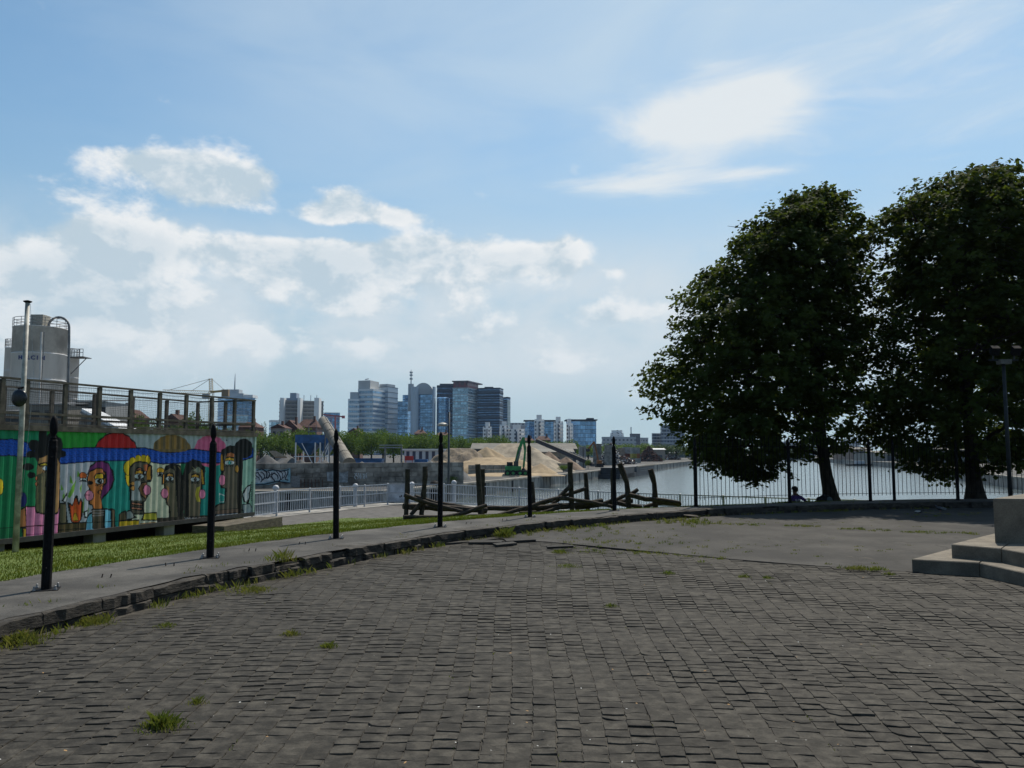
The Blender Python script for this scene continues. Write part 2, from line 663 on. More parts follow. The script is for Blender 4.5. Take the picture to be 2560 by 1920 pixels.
setts = []
DTH = .142 / 22.0
for k in range(-64, 68):
    th = k * DTH
    r = 19.4 + rnd.uniform(0, .15)
    while r < 34:
        l = rnd.uniform(.095, .158)
        w = DTH * (r + l / 2) - .003
        r2 = r + l / 2
        wav = .03 * math.sin(r2 * .9 + k * .05)
        x, y = FAN.x + math.sin(th) * r2 + wav, FAN.y + math.cos(th) * r2
        r += l + .004
        if y < 3.4 or rad_of((x, y)) > 20.78 or behind_boundary(x, y - .05):
            continue
        px, py = proj((x, y, 0))
        if -90 < px < 2650 and py < 2010:
            if x > 6.4 and y > 9.2:
                continue
            setts.append((py, x, y, -th, w, l))
setts.sort(reverse=True)
inview = [s for s in setts if s[0] < 1930]
near = set(id(s) for s in inview[:300])
rest = MB()
for s in setts:
    V, fs = sett(s[1], s[2], s[3], s[4], s[5], rnd)
    if id(s) in near:
        b = MB().add(V, fs)
        cx, cy = s[1], s[2]
        me = b.mesh('paving_stone', slate, (cx, cy, 0))
        o = link('paving_stone', me, plaza, (cx, cy, 0))
        o.location = (cx, cy, 0)
    else:
        rest.add(V, fs)
stuff(rest.build('paving_stones', slate, plaza))

# asphalt part of the plaza beyond the setts, its near edge a raised broken lip
asp = MB()
poly = [(p.x, p.y) for p in BND] + [tuple(pol(ph, 20.95)[:2]) for ph in np.arange(40, 147, 2.0)]
asp.prism(poly, -.05, .028)
nb_ = len(poly)
for i_, z_ in enumerate([.026, .026, .026, .026, .024, .020, .014, .009, .006, .005, .005, .01, .02]):
    v_ = asp.v[nb_ + i_]
    asp.v[nb_ + i_] = (v_[0], v_[1], z_)
asph = struct(asp.build('asphalt_ground', asphalt))
for px, py, w, dp, rz in [(1300, 1352, .55, .22, .2), (1215, 1357, .6, .2, -.25), (1400, 1369, .45, .10, .1), (1262, 1362, .4, .16, .5)]:
    c = G(px, py, .03)
    b = MB()
    ax = Vector((math.cos(rz), math.sin(rz), .03)) * w / 2
    ay = Vector((-math.sin(rz), math.cos(rz), .08)) * dp
    b.obox(c + Vector((0, 0, .012)), ax, ay * .5, (0, 0, .018))
    b.build('slab', asphalt, asph)

# kerb of rough slate blocks
kerb = MB()
ph = 60.0
core = []
phs = np.arange(60, 186, 1.5)
for a, b in zip(phs[:-1], phs[1:]):
    kerb.add([pol(a, r_in(a) + .07, -.05), pol(b, r_in(b) + .07, -.05), pol(b, r_in(b) + .3, -.05), pol(a, r_in(a) + .3, -.05),
              pol(a, r_in(a) + .07, .165), pol(b, r_in(b) + .07, .165), pol(b, r_in(b) + .3, .165), pol(a, r_in(a) + .3, .165)],
             [(0, 3, 2, 1), (4, 5, 6, 7), (0, 1, 5, 4), (2, 3, 7, 6)])
kerbo = struct(kerb.build('kerb', kerb_m))
for course, (z0, z1) in enumerate([(-.03, .085), (.088, .20)]):
    ph = 84.0
    while ph < 176:
        L = rnd.uniform(.30, .95)
        dph = math.degrees(L / R_KERB)
        pm = ph + dph / 2
        c = pol(pm, r_in(pm))
        broken = course == 1 and (150 < pm < 158.5 or 116 < pm < 119) and rnd.random() < .7
        top = z1 + rnd.uniform(-.012, .010) - (rnd.uniform(.04, .10) if broken else 0)
        ins = rnd.uniform(-.008, .014) + (rnd.uniform(.03, .12) if broken else 0)
        n = 7
        vs, fs = [], []
        for i in range(n):
            a = ph + (dph - .010) * i / (n - 1)
            jr = rnd.uniform(-.014, .014)
            for (dr, z) in [(ins + jr, z0), (ins + jr + rnd.uniform(-.012, .012), top - .012 + rnd.uniform(-.01, .008)), (ins + .03, top), (.30 + rnd.uniform(-.03, .03) + .1 * (course == 1), top + rnd.uniform(-.006, .004)), (.32 + .1 * (course == 1), z0)]:
                vs.append(pol(a, r_in(pm) + dr, z))
        for i in range(n - 1):
            for j in range(5):
                j2 = (j + 1) % 5
                fs.append((i * 5 + j, i * 5 + j2, i * 5 + 5 + j2, i * 5 + 5 + j))
        fs += [(4, 3, 2, 1, 0), tuple((n - 1) * 5 + j for j in range(5))]
        MB().add(vs, fs).build('kerb_stone', kerb_m, kerbo)
        ph += dph
# fallen slabs of the crumbling kerb
for px, py, w, rz in [(290, 1500, .30, .9), (330, 1490, .22, .5), (470, 1463, .34, .9), (505, 1456, .26, .7), (1720, 1286, .5, .4), (1790, 1281, .35, .3), (1868, 1274, .45, .2)]:
    c = G(px, py, .10)
    b = MB()
    ax = Vector((math.cos(rz), math.sin(rz), -.1)) * w / 2
    ay = Vector((-math.sin(rz), math.cos(rz), .22)) * w * .35
    b.obox(c, ax, ay, (0, 0, .02))
    for i, v in enumerate(b.v):
        b.v[i] = tuple(q + rnd.uniform(-.02, .02) for q in v)
    b.build('kerb_stone', kerb_m, kerbo)

# asphalt path behind the kerb
pth = MB()
phs = np.arange(60, 200, .8)
for i, a in enumerate(phs):
    for r in (r_in(a) + .075 + .03 * math.sin(a * 5.1) + .02 * math.sin(a * 13.7), r_out(a)):
        pth.v.append(tuple(pol(a, r, .205)))
for i in range(len(phs) - 1):
    pth.f.append((2 * i, 2 * i + 2, 2 * i + 3, 2 * i + 1)[::-1])
    pth.m.append(0)
path = struct(pth.build('path', path_m))
path['label'] = 'grey asphalt path curving along the plaza kerb'

# the bank: lawn near the path, paving towards the railing, sides down to the water
BANK = [(-45, -25), (-45, 20), (-13.6, 30.2), (-6.4, 44.9), (.7, 39.9), (7.4, 34.1), (13.2, 29.9), (26, 22), (45, 10), (45, -25)]


def inside(poly, x, y):
    c = False
    j = len(poly) - 1
    for i in range(len(poly)):
        xi, yi = poly[i][:2]
        xj, yj = poly[j][:2]
        if (yi > y) != (yj > y) and x < (xj - xi) * (y - yi) / (yj - yi) + xi:
            c = not c
        j = i
    return c


pav_m = M('quay_paving', (.095, .088, .08), .9, .22, 2.5, .006, 30)
bank = grid_mesh(np.arange(-45, 45.1, .8), np.arange(-25, 46.1, .8), lambda x, y: zt(x, y) - .03 if rad_of((x, y)) > 21.2 else .0,
                 lambda x, y: inside(BANK, x, y) and rad_of((x, y)) > 21.7)
banko = struct(bank.build('quayside', pav_m))
qwall = M('quay_concrete', (.28, .265, .24), .9, .35, .9, .01, 12, stretch=(1, 1, .35))
qw = MB()
for i in range(1, len(BANK) - 2):
    a, b = Vector((*BANK[i], 0)), Vector((*BANK[i + 1], 0))
    za, zb = zt(a.x, a.y) - .02, zt(b.x, b.y) - .02
    n = (b - a).normalized().cross(Vector((0, 0, 1))) * .5
    qw.add([a + n + Vector((0, 0, -5)), b + n + Vector((0, 0, -5)), b + n + Vector((0, 0, zb)), a + n + Vector((0, 0, za)),
            a - n * 2.2 + Vector((0, 0, -5)), b - n * 2.2 + Vector((0, 0, -5)), b - n * 2.2 + Vector((0, 0, zb)), a - n * 2.2 + Vector((0, 0, za))],
           [(0, 1, 2, 3), (4, 7, 6, 5), (3, 2, 6, 7), (0, 4, 5, 1), (0, 3, 7, 4), (1, 5, 6, 2)])
tag(qw.build('quay_wall', qwall, org=(*BANK[3], -5)), 'concrete quay edge under the white railing on the near bank', 'wall')


def lawn_far(phi):                # how far out the lawn reaches
    return float(np.interp(phi, [90, 100, 108, 118, 126, 131, 137, 143, 150, 180], [28, 29, 31.0, 36.5, 39.5, 37.5, 35.0, 34.5, 36, 36]))


lw = MB()
phs = np.arange(88, 181, 1.0)
ts = np.linspace(0, 1, 22)
for a in phs:
    for t in ts:
        r = r_out(a) + .01 + (lawn_far(a) + .2 * math.sin(a * 1.7) - r_out(a)) * t
        p = pol(a, r)
        lw.v.append((p.x, p.y, zt(p.x, p.y) + .004))
nT = len(ts)
for i in range(len(phs) - 1):
    for j in range(nT - 1):
        lw.f.append((i * nT + j, i * nT + j + 1, (i + 1) * nT + j + 1, (i + 1) * nT + j)[::-1])
        lw.m.append(0)
struct(lw.build('lawn', lawn_m))


def blades(pts, hs, ws, lean=.5):
    """pts (N,3) -> bent grass blades, two quads each folded into one 5-gon strip as quads"""
    N = len(pts)
    a = rng.uniform(0, 2 * math.pi, N)
    ln = rng.uniform(.1, lean, N) * hs
    d = np.c_[np.cos(a), np.sin(a), np.zeros(N)]
    s = np.c_[-np.sin(a), np.cos(a), np.zeros(N)] * (ws / 2)[:, None]
    up = np.array([0, 0, 1.0])
    mid = pts + d * (ln * .35)[:, None] + up * (hs * .6)[:, None]
    tip = pts + d * ln[:, None] + up * hs[:, None]
    return np.stack([pts - s, pts + s, mid + s * .8, tip], 1).reshape(-1, 3)


pts = []
while len(pts) < 90000:
    a = rnd.uniform(104, 178)
    r = r_out(a) - .04 + (lawn_far(a) - r_out(a)) * rnd.random() ** 1.5
    p = pol(a, r)
    px, py = proj((p.x, p.y, 0))
    if p.y < 3 or not -60 < px < 2600:
        continue
    pts.append((p.x, p.y, zt(p.x, p.y)))
pts = np.array(pts)
hs = rng.uniform(.018, .045, len(pts)) * (1 + .5 * (np.sin(pts[:, 0] * 3) * np.cos(pts[:, 1] * 2.3) > .4))
lg = link('lawn_grass', quads('lawn_grass', blades(pts, hs, np.full(len(pts), .011)), blade))
stuff(lg)
lg['label'] = 'short green grass of the lawn between path and canal'
lg['category'] = 'grass'


# weeds: tufts one can pick out, and the thin growth in the joints
def tuft(px, py, w, h, n, z=0.0, label=None):
    c = G(px, py, z)
    q = np.c_[rng.normal(0, w, n), rng.normal(0, w * .8, n), np.zeros(n)]
    hh = rng.uniform(.4, 1, n) * h * np.exp(-(q[:, 0] ** 2 + q[:, 1] ** 2) / (2.5 * w * w + 1e-6))+.012
    V = blades(q, hh, np.full(n, .005 + .014 * h), 1.0)
    o = thing('grass_tuft', label, 'weed', (c.x, c.y, ground_wave(c.x, c.y) - .008 if z == 0 else z), 'weeds in the paving', local=True)
    stuff(link('blades', quads('blades', V, weed), o))


for t in [(403, 1818, .07, .11, 260, 0, 'dense dark green grass tuft nearest the camera, lower left'),
          (492, 1757, .035, .06, 90, 0, 'small grass tuft just above the nearest dense tuft on the setts'),
          (727, 1588, .05, .06, 150, 0, 'left one of two small round tufts on the setts left of centre'),
          (822, 1618, .045, .06, 150, 0, 'right one of two small round tufts on the setts left of centre'),
          (413, 1566, .06, .05, 120, 0, 'low grass tuft on the setts right of the big weed patch by the kerb'),
          (230, 1563, .11, .09, 380, 0, 'big weed patch at the foot of the kerb, left foreground'),
          (46, 1612, .13, .13, 420, 0, 'yellow and green weed clump at the kerb foot in the left corner'),
          (632, 1480, .16, .08, 330, 0, 'flat weed patch on the setts below the second post'),
          (652, 1447, .12, .09, 260, 0, 'weed patch between kerb and setts below the second post'),
          (706, 1402, .13, .20, 110, .20, 'tall dry grass clump growing out of the broken kerb'),
          (764, 1424, .10, .10, 220, 0, 'yellow weed clump beside the tall dry grass at the kerb'),
          (1403, 1381, .10, .08, 200, 0, 'weed tuft right below the raised asphalt lip near centre'),
          (1423, 1415, .15, .05, 240, 0, 'wide flat weed strip on the setts near centre'),
          (1670, 1437, .06, .06, 120, 0, 'lone tuft on the setts right of the wide weed strip'),
          (1860, 1443, .05, .06, 110, 0, 'left one of the pair of tufts left of the stone steps'),
          (1918, 1445, .05, .05, 110, 0, 'right one of the pair of tufts left of the stone steps'),
          (1528, 1517, .045, .05, 90, 0, 'tiny lone tuft in the middle of the setts'),
          (2224, 1436, .05, .05, 100, 0, 'small tuft closest to the corner of the stone steps'),
          (1377, 1318, .12, .22, 180, .03, 'upright weeds at the kerb foot below the fourth post'),
          (1261, 1343, .11, .24, 160, .03, 'upright weeds at the kerb foot beside the broken slab')]:
    tuft(*t)
seeds = []


def strew(x0, y0, x1, y1, n, jx=10, jy=3, z=.028, h=.05):
    for _ in range(n):
        t = rnd.random()
        x, y = x0 + (x1 - x0) * t + rnd.gauss(0, jx), y0 + (y1 - y0) * t + rnd.gauss(0, jy)
        c = G(x, y, z)
        for _ in range(14):
            q = (c.x + rnd.gauss(0, .035), c.y + rnd.gauss(0, .035), z - .006)
            if rad_of(q) < 20.8:
                seeds.append((*q, h * rnd.uniform(.3, 1)))


strew(1640, 1303, 1760, 1308, 50, 20, 4, h=.10)
strew(1740, 1308, 1900, 1313, 30, 8, 1.5)
strew(1960, 1315, 2060, 1317, 26, 8, 1.2)
strew(2090, 1322, 2220, 1327, 26, 8, 1.2)
strew(2260, 1330, 2440, 1335, 36, 8, 1.2)
strew(2040, 1276, 2110, 1276, 50, 8, 1.5, h=.09)
strew(1380, 1345, 1620, 1345, 40, 40, 12)
strew(1250, 1335, 1500, 1318, 40, 30, 5, h=.10)
strew(2260, 1287, 2480, 1286, 26, 14, 3)
strew(1600, 1330, 1760, 1400, 16, 40, 10)
strew(1300, 1340, 2250, 1380, 70, 60, 16, .016, .035)
strew(1700, 1300, 2300, 1310, 40, 40, 5, .022, .035)
strew(2120, 1420, 2200, 1424, 30, 12, 1.5)
strew(1430, 1375, 1800, 1396, 46, 20, 3, 0, .05)
for ph_ in np.arange(100, 172, .25):
    if rnd.random() < .40:
        p = pol(ph_, r_in(ph_) - .05 - abs(rnd.gauss(0, .05)))
        for _ in range(rnd.randint(4, 26)):
            seeds.append((p.x + rnd.gauss(0, .05), p.y + rnd.gauss(0, .05), 0, rnd.uniform(.02, .11)))
    if rnd.random() < .16:
        p = pol(ph_, r_in(ph_) + rnd.uniform(.25, .5))
        for _ in range(rnd.randint(4, 14)):
            seeds.append((p.x + rnd.gauss(0, .06), p.y + rnd.gauss(0, .06), .195, rnd.uniform(.015, .06)))
for s in rnd.sample(inview, 90):
    for _ in range(rnd.randint(2, 7)):
        seeds.append((s[1] + s[4] / 2 + rnd.gauss(0, .008), s[2] + rnd.gauss(0, .06), ground_wave(s[1], s[2]) - .01, rnd.uniform(.008, .022)))
sd = np.array(seeds)
wo = link('weeds', quads('weeds', blades(sd[:, :3], sd[:, 3], np.full(len(sd), .011), 1.0), weed))
stuff(wo)
wo['label'] = 'thin yellow green weeds in the joints and along the kerb'
wo['category'] = 'weeds'

# litter: pale specks, butts, straw and dry leaves on the setts
for nm, mat, n, sz in [('litter', M('paper_speck', (.5, .5, .48), .8, .1), 110, (.003, .009)), ('dry_leaves', M('dry_leaf', (.30, .17, .06), .8, .3), 46, (.006, .018)),
                       ('dark_crumbs', M('tar_crumb', (.010, .010, .010), .8, .2), 46, (.010, .03))]:
    V = []
    for i in range(n):
        if nm == 'dark_crumbs':
            c = G(rnd.gauss(1190, 70), rnd.gauss(1418, 22), 0)
        else:
            c = G(rnd.uniform(-20, 2580), 1440 + 490 * rnd.random() ** 1.2, 0)
        if rad_of(c) > 20.6:
            continue
        a, s = rnd.uniform(0, 6.3), rnd.uniform(*sz)
        z = ground_wave(c.x, c.y) + .024
        dx, dy = Vector((math.cos(a), math.sin(a), rnd.uniform(-.2, .3))) * s, Vector((-math.sin(a), math.cos(a), rnd.uniform(-.1, .5))) * s * rnd.uniform(.4, 1)
        c = Vector((c.x, c.y, z))
        V += [c - dx, c - dy * .8, c + dx, c + dy]
    o = stuff(link(nm, quads(nm, np.array([tuple(v) for v in V]), mat)))
    o['label'] = {'litter': 'pale paper specks scattered over the setts', 'dry_leaves': 'brown dry leaf bits scattered over the setts', 'dark_crumbs': 'black crumbs strewn on the setts near the kerb'}[nm]
    o['category'] = 'litter'

# stone steps and block at the right
st = thing('monument_steps', 'pale granite steps with square block at the right edge', 'steps', tuple(G(2281, 1430, 0)))


def slabs(name, top, pts, z0, split):
    body = [Vector((p.x, p.y, 0)) for p in pts]
    b = MB()
    n = len(body)
    cen = sum(body, Vector()) / n
    ins = .012
    inn = [p + (cen - p).normalized() * ins for p in body]
    vs = [(p.x, p.y, z0) for p in body] + [(p.x, p.y, top - .012) for p in body] + [(p.x, p.y, top) for p in inn]
    fs = [tuple(range(2 * n, 3 * n))]
    for r in (0, n):
        fs += [(r + i, r + (i + 1) % n, r + n + (i + 1) % n, r + n + i) for i in range(n)]
    b.add(vs, fs)
    return b.build(name, granite, st)


lo_c, lo_k = G(2281, 1430, 0), G(2449, 1439, 0)
lo_e = G(2565, 1468, 0)
lo_e2 = lo_k + (lo_e - lo_k) * 3
back = lo_c + (G(2378, 1372, .173) - G(2281, 1398, .173)) * 4
back.z = 0
slabs('step', .174, [lo_c, lo_k, Vector((lo_k.x + .35, lo_k.y + .45, 0)), back], -.05, 0)
slabs('step', .172, [lo_k + Vector((.006, -.004, 0)), lo_e2, Vector((10.5, lo_e2.y, 0)), Vector((10.5, 14.5, 0)), back + Vector((.01, 0, 0)), Vector((lo_k.x + .358, lo_k.y + .445, 0))], -.05, 0)
up_c, up_k, up_e = G(2380, 1394, .173), G(2504, 1406, .173), G(2565, 1419, .173)
up_e2 = up_k + (up_e - up_k) * 3
backu = up_c + (G(2485, 1335, .358) - G(2380, 1361, .358)) * 2.5
slabs('step', .360, [up_c, up_k, Vector((up_k.x + .35, up_k.y + .45, 0)), backu], .16, 0)
slabs('step', .358, [up_k + Vector((.006, -.004, 0)), up_e2, Vector((10.3, up_e2.y, 0)), Vector((10.3, 14.0, 0)), backu + Vector((.01, 0, 0)), Vector((up_k.x + .358, up_k.y + .445, 0))], .16, 0)
bl_c = G(2488, 1357, .36)
slabs('pedestal_block', .985, [bl_c, bl_c + Vector((2.8, -.35, 0)), bl_c + Vector((3.2, 1.6, 0)), bl_c + Vector((1.45, 1.5, 0))], .35, 0)

# ------------------------------------------------------------------ black posts and fence round the plaza
ORD = ['first', 'second', 'third', 'fourth', 'fifth', 'sixth', 'seventh', 'eighth', 'ninth', 'tenth', 'eleventh', 'twelfth', 'thirteenth', 'fourteenth', 'fifteenth', 'sixteenth', 'seventeenth', 'eighteenth', 'nineteenth', 'twentieth', 'twenty first', 'twenty second', 'twenty third', 'twenty fourth']
HP = 1.85
p0 = thing('fence_post', 'x', 'post', (0, 0, 0), 'bare black posts along the kerb', local=True)
b = MB()
b.lathe((0, 0, 0), [(.050, .0), (.050, .35), (.047, 1.45), (.051, 1.47), (.051, 1.50), (.047, 1.52), (.046, 1.57), (.036, 1.59)], 8)
shaft0 = b.build('shaft', black_iron, p0)
b = MB()
b.lathe((0, 0, 0), [(.036, 1.59), (.024, 1.61), (.024, 1.635), (.036, 1.66), (.041, 1.71), (.039, 1.76), (.028, 1.81), (.010, 1.845)], 14)
b.build('finial', black_iron, shaft0, smooth=True)
plate0 = MB().box(-.125, .125, -.125, .125, 0, .014).build('base_plate', black_iron, p0)
bm = MB().lathe((0, 0, 0), [(.016, 0), (.016, .018), (.010, .019), (.010, .042), (.004, .046)], 8).mesh('bolt', galv)
for i in (-1, 1):
    for j in (-1, 1):
        inst(bm, 'bolt', plate0, (.098 * i, .098 * j, .014))
for z in (.24, 1.40):
    MB().tube([(-.10, 0, z), (.10, 0, z)], .007, 6).build('hinge_pin', black_iron, shaft0)
post_px = [(115, 1475), (525, 1395), (840, 1347), (1100, 1318), (1325, 1293), (1536, 1277)]
for i, (x, y) in enumerate(post_px):
    g = G(x, y, .2)
    loc = (g.x, g.y, .197)
    rz = math.radians(phi_of(g)) + math.pi / 2 + math.radians(38)
    lab = f'bare black iron post with pointed knob, {ORD[i]} from the left along the kerb'
    lean_ = (rnd.gauss(0, .008), rnd.gauss(0, .008), rz)
    if i == 0:
        p0.location, p0.rotation_euler = loc, (0, 0, rz)
        p0['label'] = lab
    else:
        dup(p0, lab, loc, rz).rotation_euler = lean_
# pairs of bolts left from missing posts
for i, (x, y) in enumerate([(265, 1445), (425, 1416), (630, 1379), (755, 1362), (1171, 1311), (1262, 1302)]):
    g = G(x, y, .2)
    t = thing('anchor_bolt', f'rusty anchor bolts left in the path, {ORD[i]} set from the left', 'bolt', (g.x, g.y, .196), 'anchor bolts of missing posts')
    for dx in (-.05, .05):
        b = MB().tube([g + Vector((dx, 0, -.005)), g + Vector((dx + rnd.uniform(-.015, .015), .01, .045))], .007, 6)
        b.build('bolt', wood_dark, t)
    MB().box(g.x - .08, g.x + .08, g.y - .02, g.y + .02, .195, .203).build('plate', wood_dark, t)

# standing iron fence at the right
fposts = [G(x, y, .2) for x, y in [(1751, 1268), (1963, 1257), (2187, 1254), (2247, 1253), (2415, 1252)]]
fposts = [pol(phi_of(p), R_POST - .1 + .0, .197) for p in fposts]
last = phi_of(fposts[-1])
fposts += [pol(last - 6.9 * k, R_POST - .1, .197) for k in (1, 2, 3)]
ft = thing('iron_fence', 'black iron bar fence standing along the kerb under the trees', 'fence', tuple(fposts[0]))
barm = MB().lathe((0, 0, 0), [(.0085, .17), (.0085, 1.80), (.013, 1.83), (.002, 1.93)], 6).mesh('bar', black_iron)
fpm = p0.children
for i, p in enumerate(fposts):
    big = MB()
    s = .9 if i == 3 else 1.0
    big.lathe(p, [(.052 * s, 0), (.05 * s, 1.5), (.055 * s, 1.56), (.03, 1.60), (.045, 1.68), (.03, 1.78), (.006, 1.85)], 8)
    big.lathe(p, [(.10, 0), (.10, .014), (.05, .016)], 8)
    big.build('post', black_iron, ft)
for a, b_ in zip(fposts[:-1], fposts[1:]):
    L = (b_ - a).length
    for z in (.235, 1.60):
        MB().beam(a + Vector((0, 0, z)), b_ + Vector((0, 0, z)), .03, .012).build('rail', black_iron, ft)
    n = max(3, round(L / .145))
    for k in range(1, n):
        q = a + (b_ - a) * (k / n)
        o = inst(barm, 'bar', ft, q)
        o.rotation_euler = (rnd.gauss(0, .006), rnd.gauss(0, .008), 0)
# ------------------------------------------------------------------ painted container
CA, CB = Vector((-11.55, 18.22, 0)), Vector((-8.46, 26.48, 0))
CD = (CB - CA).normalized()
CN = Vector((CD.y, -CD.x, 0))                 # out of the painted face
CL = CB - CD * 12.19                          # left end, outside the picture
ZB, ZT = -.43, 2.165
ct = thing('shipping_container', 'long container with a mural of painted faces, railed deck on top', 'container', (CB.x, CB.y, ZB))
SLEN = 9.6                                    # painted length in view
ns, nt_ = 640, 172
S = np.linspace(12.19 - SLEN, 12.19 - .06, ns)
T = np.linspace(ZB + .12, ZT - .02, nt_)
prof = np.abs(((S / .21) % 1) - .5) * 2       # trapezoid corrugation
prof = np.clip((prof - .25) / .35, 0, 1) * .032
PX = CL.x + CD.x * S + CN.x * (-.034 + prof)
PY = CL.y + CD.y * S + CN.y * (-.034 + prof)
VX = np.repeat(PX[None, :], nt_, 0).ravel()
VY = np.repeat(PY[None, :], nt_, 0).ravel()
VZ = np.repeat(T[:, None], ns, 1).ravel()
# paint is laid out on the flat of the wall; drawing units are those of my sketch of the wall
fx = CL.x + CD.x * np.repeat(S[None, :], nt_, 0).ravel()
fy = CL.y + CD.y * np.repeat(S[None, :], nt_, 0).ravel()
fz = VZ - EYE
fw = fy * CP + fz * SP
K = 2190 / 660
U = (1280 + FPX * fx / fw) * K
W = (960 - FPX * (fz * CP - fy * SP) / fw - 920) * K
PAINT = np.zeros((len(U), 3))


def setc(mask, c):
    PAINT[mask] = lin(c)


def polym(pts):
    c = np.zeros(len(U), bool)
    j = len(pts) - 1
    for i in range(len(pts)):
        xi, yi = pts[i]
        xj, yj = pts[j]
        if yi != yj:
            c ^= ((yi > W) != (yj > W)) & (U < (xj - xi) * (W - yi) / (yj - yi) + xi)
        j = i
    return c


def linem(pts, wd):
    m = np.zeros(len(U), bool)
    for (x0, y0), (x1, y1) in zip(pts[:-1], pts[1:]):
        dx, dy = x1 - x0, y1 - y0
        t = np.clip(((U - x0) * dx + (W - y0) * dy) / (dx * dx + dy * dy + 1e-9), 0, 1)
        m |= (U - x0 - t * dx) ** 2 + (W - y0 - t * dy) ** 2 < wd * wd
    return m


INK = (12, 12, 16)


def pg(c, *pts, o=5.5):
    setc(polym(pts), c)
    if o:
        setc(linem(list(pts) + [pts[0]], o), INK)


def elp(c, x, y, rx, ry, o=5.5):
    if o:
        setc(((U - x) / (rx + o)) ** 2 + ((W - y) / (ry + o)) ** 2 < 1, INK)
    setc(((U - x) / rx) ** 2 + ((W - y) / ry) ** 2 < 1, c)


def ln(c, wd, *pts):
    setc(linem(pts, wd), c)


def eye(x, y, rx, ry, lid=None, iris=INK):
    if lid:
        pg(lid, (x - rx, y - ry * .4), (x - rx * .8, y - ry * 2.2), (x, y - ry * 2.7), (x + rx, y - ry * 2.1), (x + rx, y - ry * .4))
    elp((222, 226, 228), x, y, rx, ry, 5)
    elp(iris, x + 2, y, ry * .75, ry * .85, 3)
    elp((230, 230, 230), x + 5, y - 4, 3, 3, 0)
    for k in range(-3, 4):
        ln(INK, 3, (x + k * rx * .28, y + ry * .9), (x + k * rx * .36, y + ry * 1.9))


GRN, TEAL, LIL, MINT = (14, 128, 82), (28, 150, 140), (196, 196, 208), (170, 208, 190)
setc(U > -1e9, GRN)
setc((W < 720) & (U < 410), (12, 138, 96))
setc((W < 700) & (U > 405) & (U < 900), (48, 165, 58))
setc((W < 720) & (U > 890), (182, 190, 194))
setc((W > 700) & (U > 500) & (U < 775), LIL)
setc((W > 700) & (U >= 775) & (U < 1100), TEAL)
setc((W > 700) & (U >= 1100) & (U < 1500), (214, 214, 190))
setc((W > 700) & (U >= 1500) & (U < 1640), (24, 120, 82))
setc((W > 700) & (U >= 1640) & (U < 1990), TEAL)
setc((W > 640) & (U >= 1985), MINT)
# the domes and the blue band of water
pg((205, 30, 32), (785, 668), (810, 625), (850, 580), (905, 545), (960, 535), (1020, 540), (1075, 570), (1120, 620), (1145, 668))
elp((150, 118, 70), 1428, 672, 156, 118, 0)
for k in range(9):
    setc((((U - 1428) / 154) ** 2 + ((W - 672) / 116) ** 2 < 1) & (np.abs(U - (1300 + k * 31)) < 9), [(112, 92, 62), (176, 130, 62)][k % 2])
elp((226, 106, 150), 1748, 690, 136, 132, 0)
TOPE = [(-900, 620), (-300, 585), (0, 593), (100, 589), (180, 600), (240, 625), (330, 660), (520, 670), (760, 658), (900, 665), (1060, 668), (1200, 662), (1330, 690), (1420, 704), (1500, 692), (1600, 672), (1740, 690), (1840, 702), (2000, 692), (2060, 676), (2140, 655)]
BOTE = [(2140, 728), (2010, 770), (1900, 782), (1760, 790), (1640, 785), (1500, 790), (1350, 796), (1200, 770), (900, 770), (700, 780), (520, 795), (330, 742), (180, 735), (80, 725), (0, 730), (-300, 720), (-900, 740)]
band = polym(TOPE + BOTE)
setc(band, (24, 92, 205))
rowi = np.floor(W / 13)
setc(band & ((W % 13) < 5) & (((U + rowi * 23) % 34) < 20), (14, 50, 135))
ln((8, 20, 60), 5, *TOPE)
ln((8, 20, 60), 5, *BOTE)
setc((((U - 1428) / 140) ** 2 + ((W - 672) / 30) ** 2 < 1) & (W > 672) & (W < 698), (138, 112, 72))
elp(INK, 2026, 668, 76, 82, 0)
# lower strip with its boards
pg((20, 116, 74), (-900, 1330), (215, 1325), (215, 1480), (-900, 1480), o=0)
elp((232, 200, 40), -6, 985, 40, 66, 6)
elp((24, 34, 110), 186, 1092, 36, 60, 4)
# figure with black hair
for e in [(400, 700, 112, 130), (362, 570, 34, 80), (285, 640, 50, 46), (262, 716, 46, 30), (238, 820, 46, 32), (262, 888, 34, 26), (440, 590, 48, 56), (520, 712, 30, 30), (470, 640, 60, 70)]:
    elp(INK, *e, 0)
pg((196, 146, 96), (330, 745), (400, 718), (470, 722), (500, 790), (500, 1190), (440, 1215), (330, 1205), (300, 1170), (302, 960), (312, 830))
pg((104, 98, 76), (306, 890), (400, 850), (440, 1000), (455, 1205), (330, 1200), (302, 1165), o=0)
for k in range(5):
    setc(polym([(306, 900), (440, 900), (450, 1200), (306, 1190)]) & (np.abs(U - (320 + 30 * k)) < 6), (140, 128, 92))
pg((214, 186, 60), (330, 800), (360, 788), (470, 790), (470, 808), (340, 812))
eye(398, 832, 44, 20, None, (80, 130, 190))
pg((205, 120, 80), (440, 900), (395, 925), (385, 980), (410, 1020), (445, 1025))
for y in (915, 962):
    elp((190, 110, 70), 308, y, 12, 17)
pg((232, 140, 184), (212, 1150), (292, 1148), (312, 1200), (420, 1222), (480, 1205), (502, 1135), (545, 1120), (560, 1285), (500, 1440), (205, 1440))
ln((185, 90, 135), 4, (215, 1318), (500, 1300))
ln((185, 90, 135), 4, (215, 1385), (500, 1365))
pg((190, 120, 74), (160, 1190), (212, 1150), (222, 1320), (170, 1330))
pg((190, 150, 40), (190, 1330), (220, 1330), (226, 1430), (190, 1430))
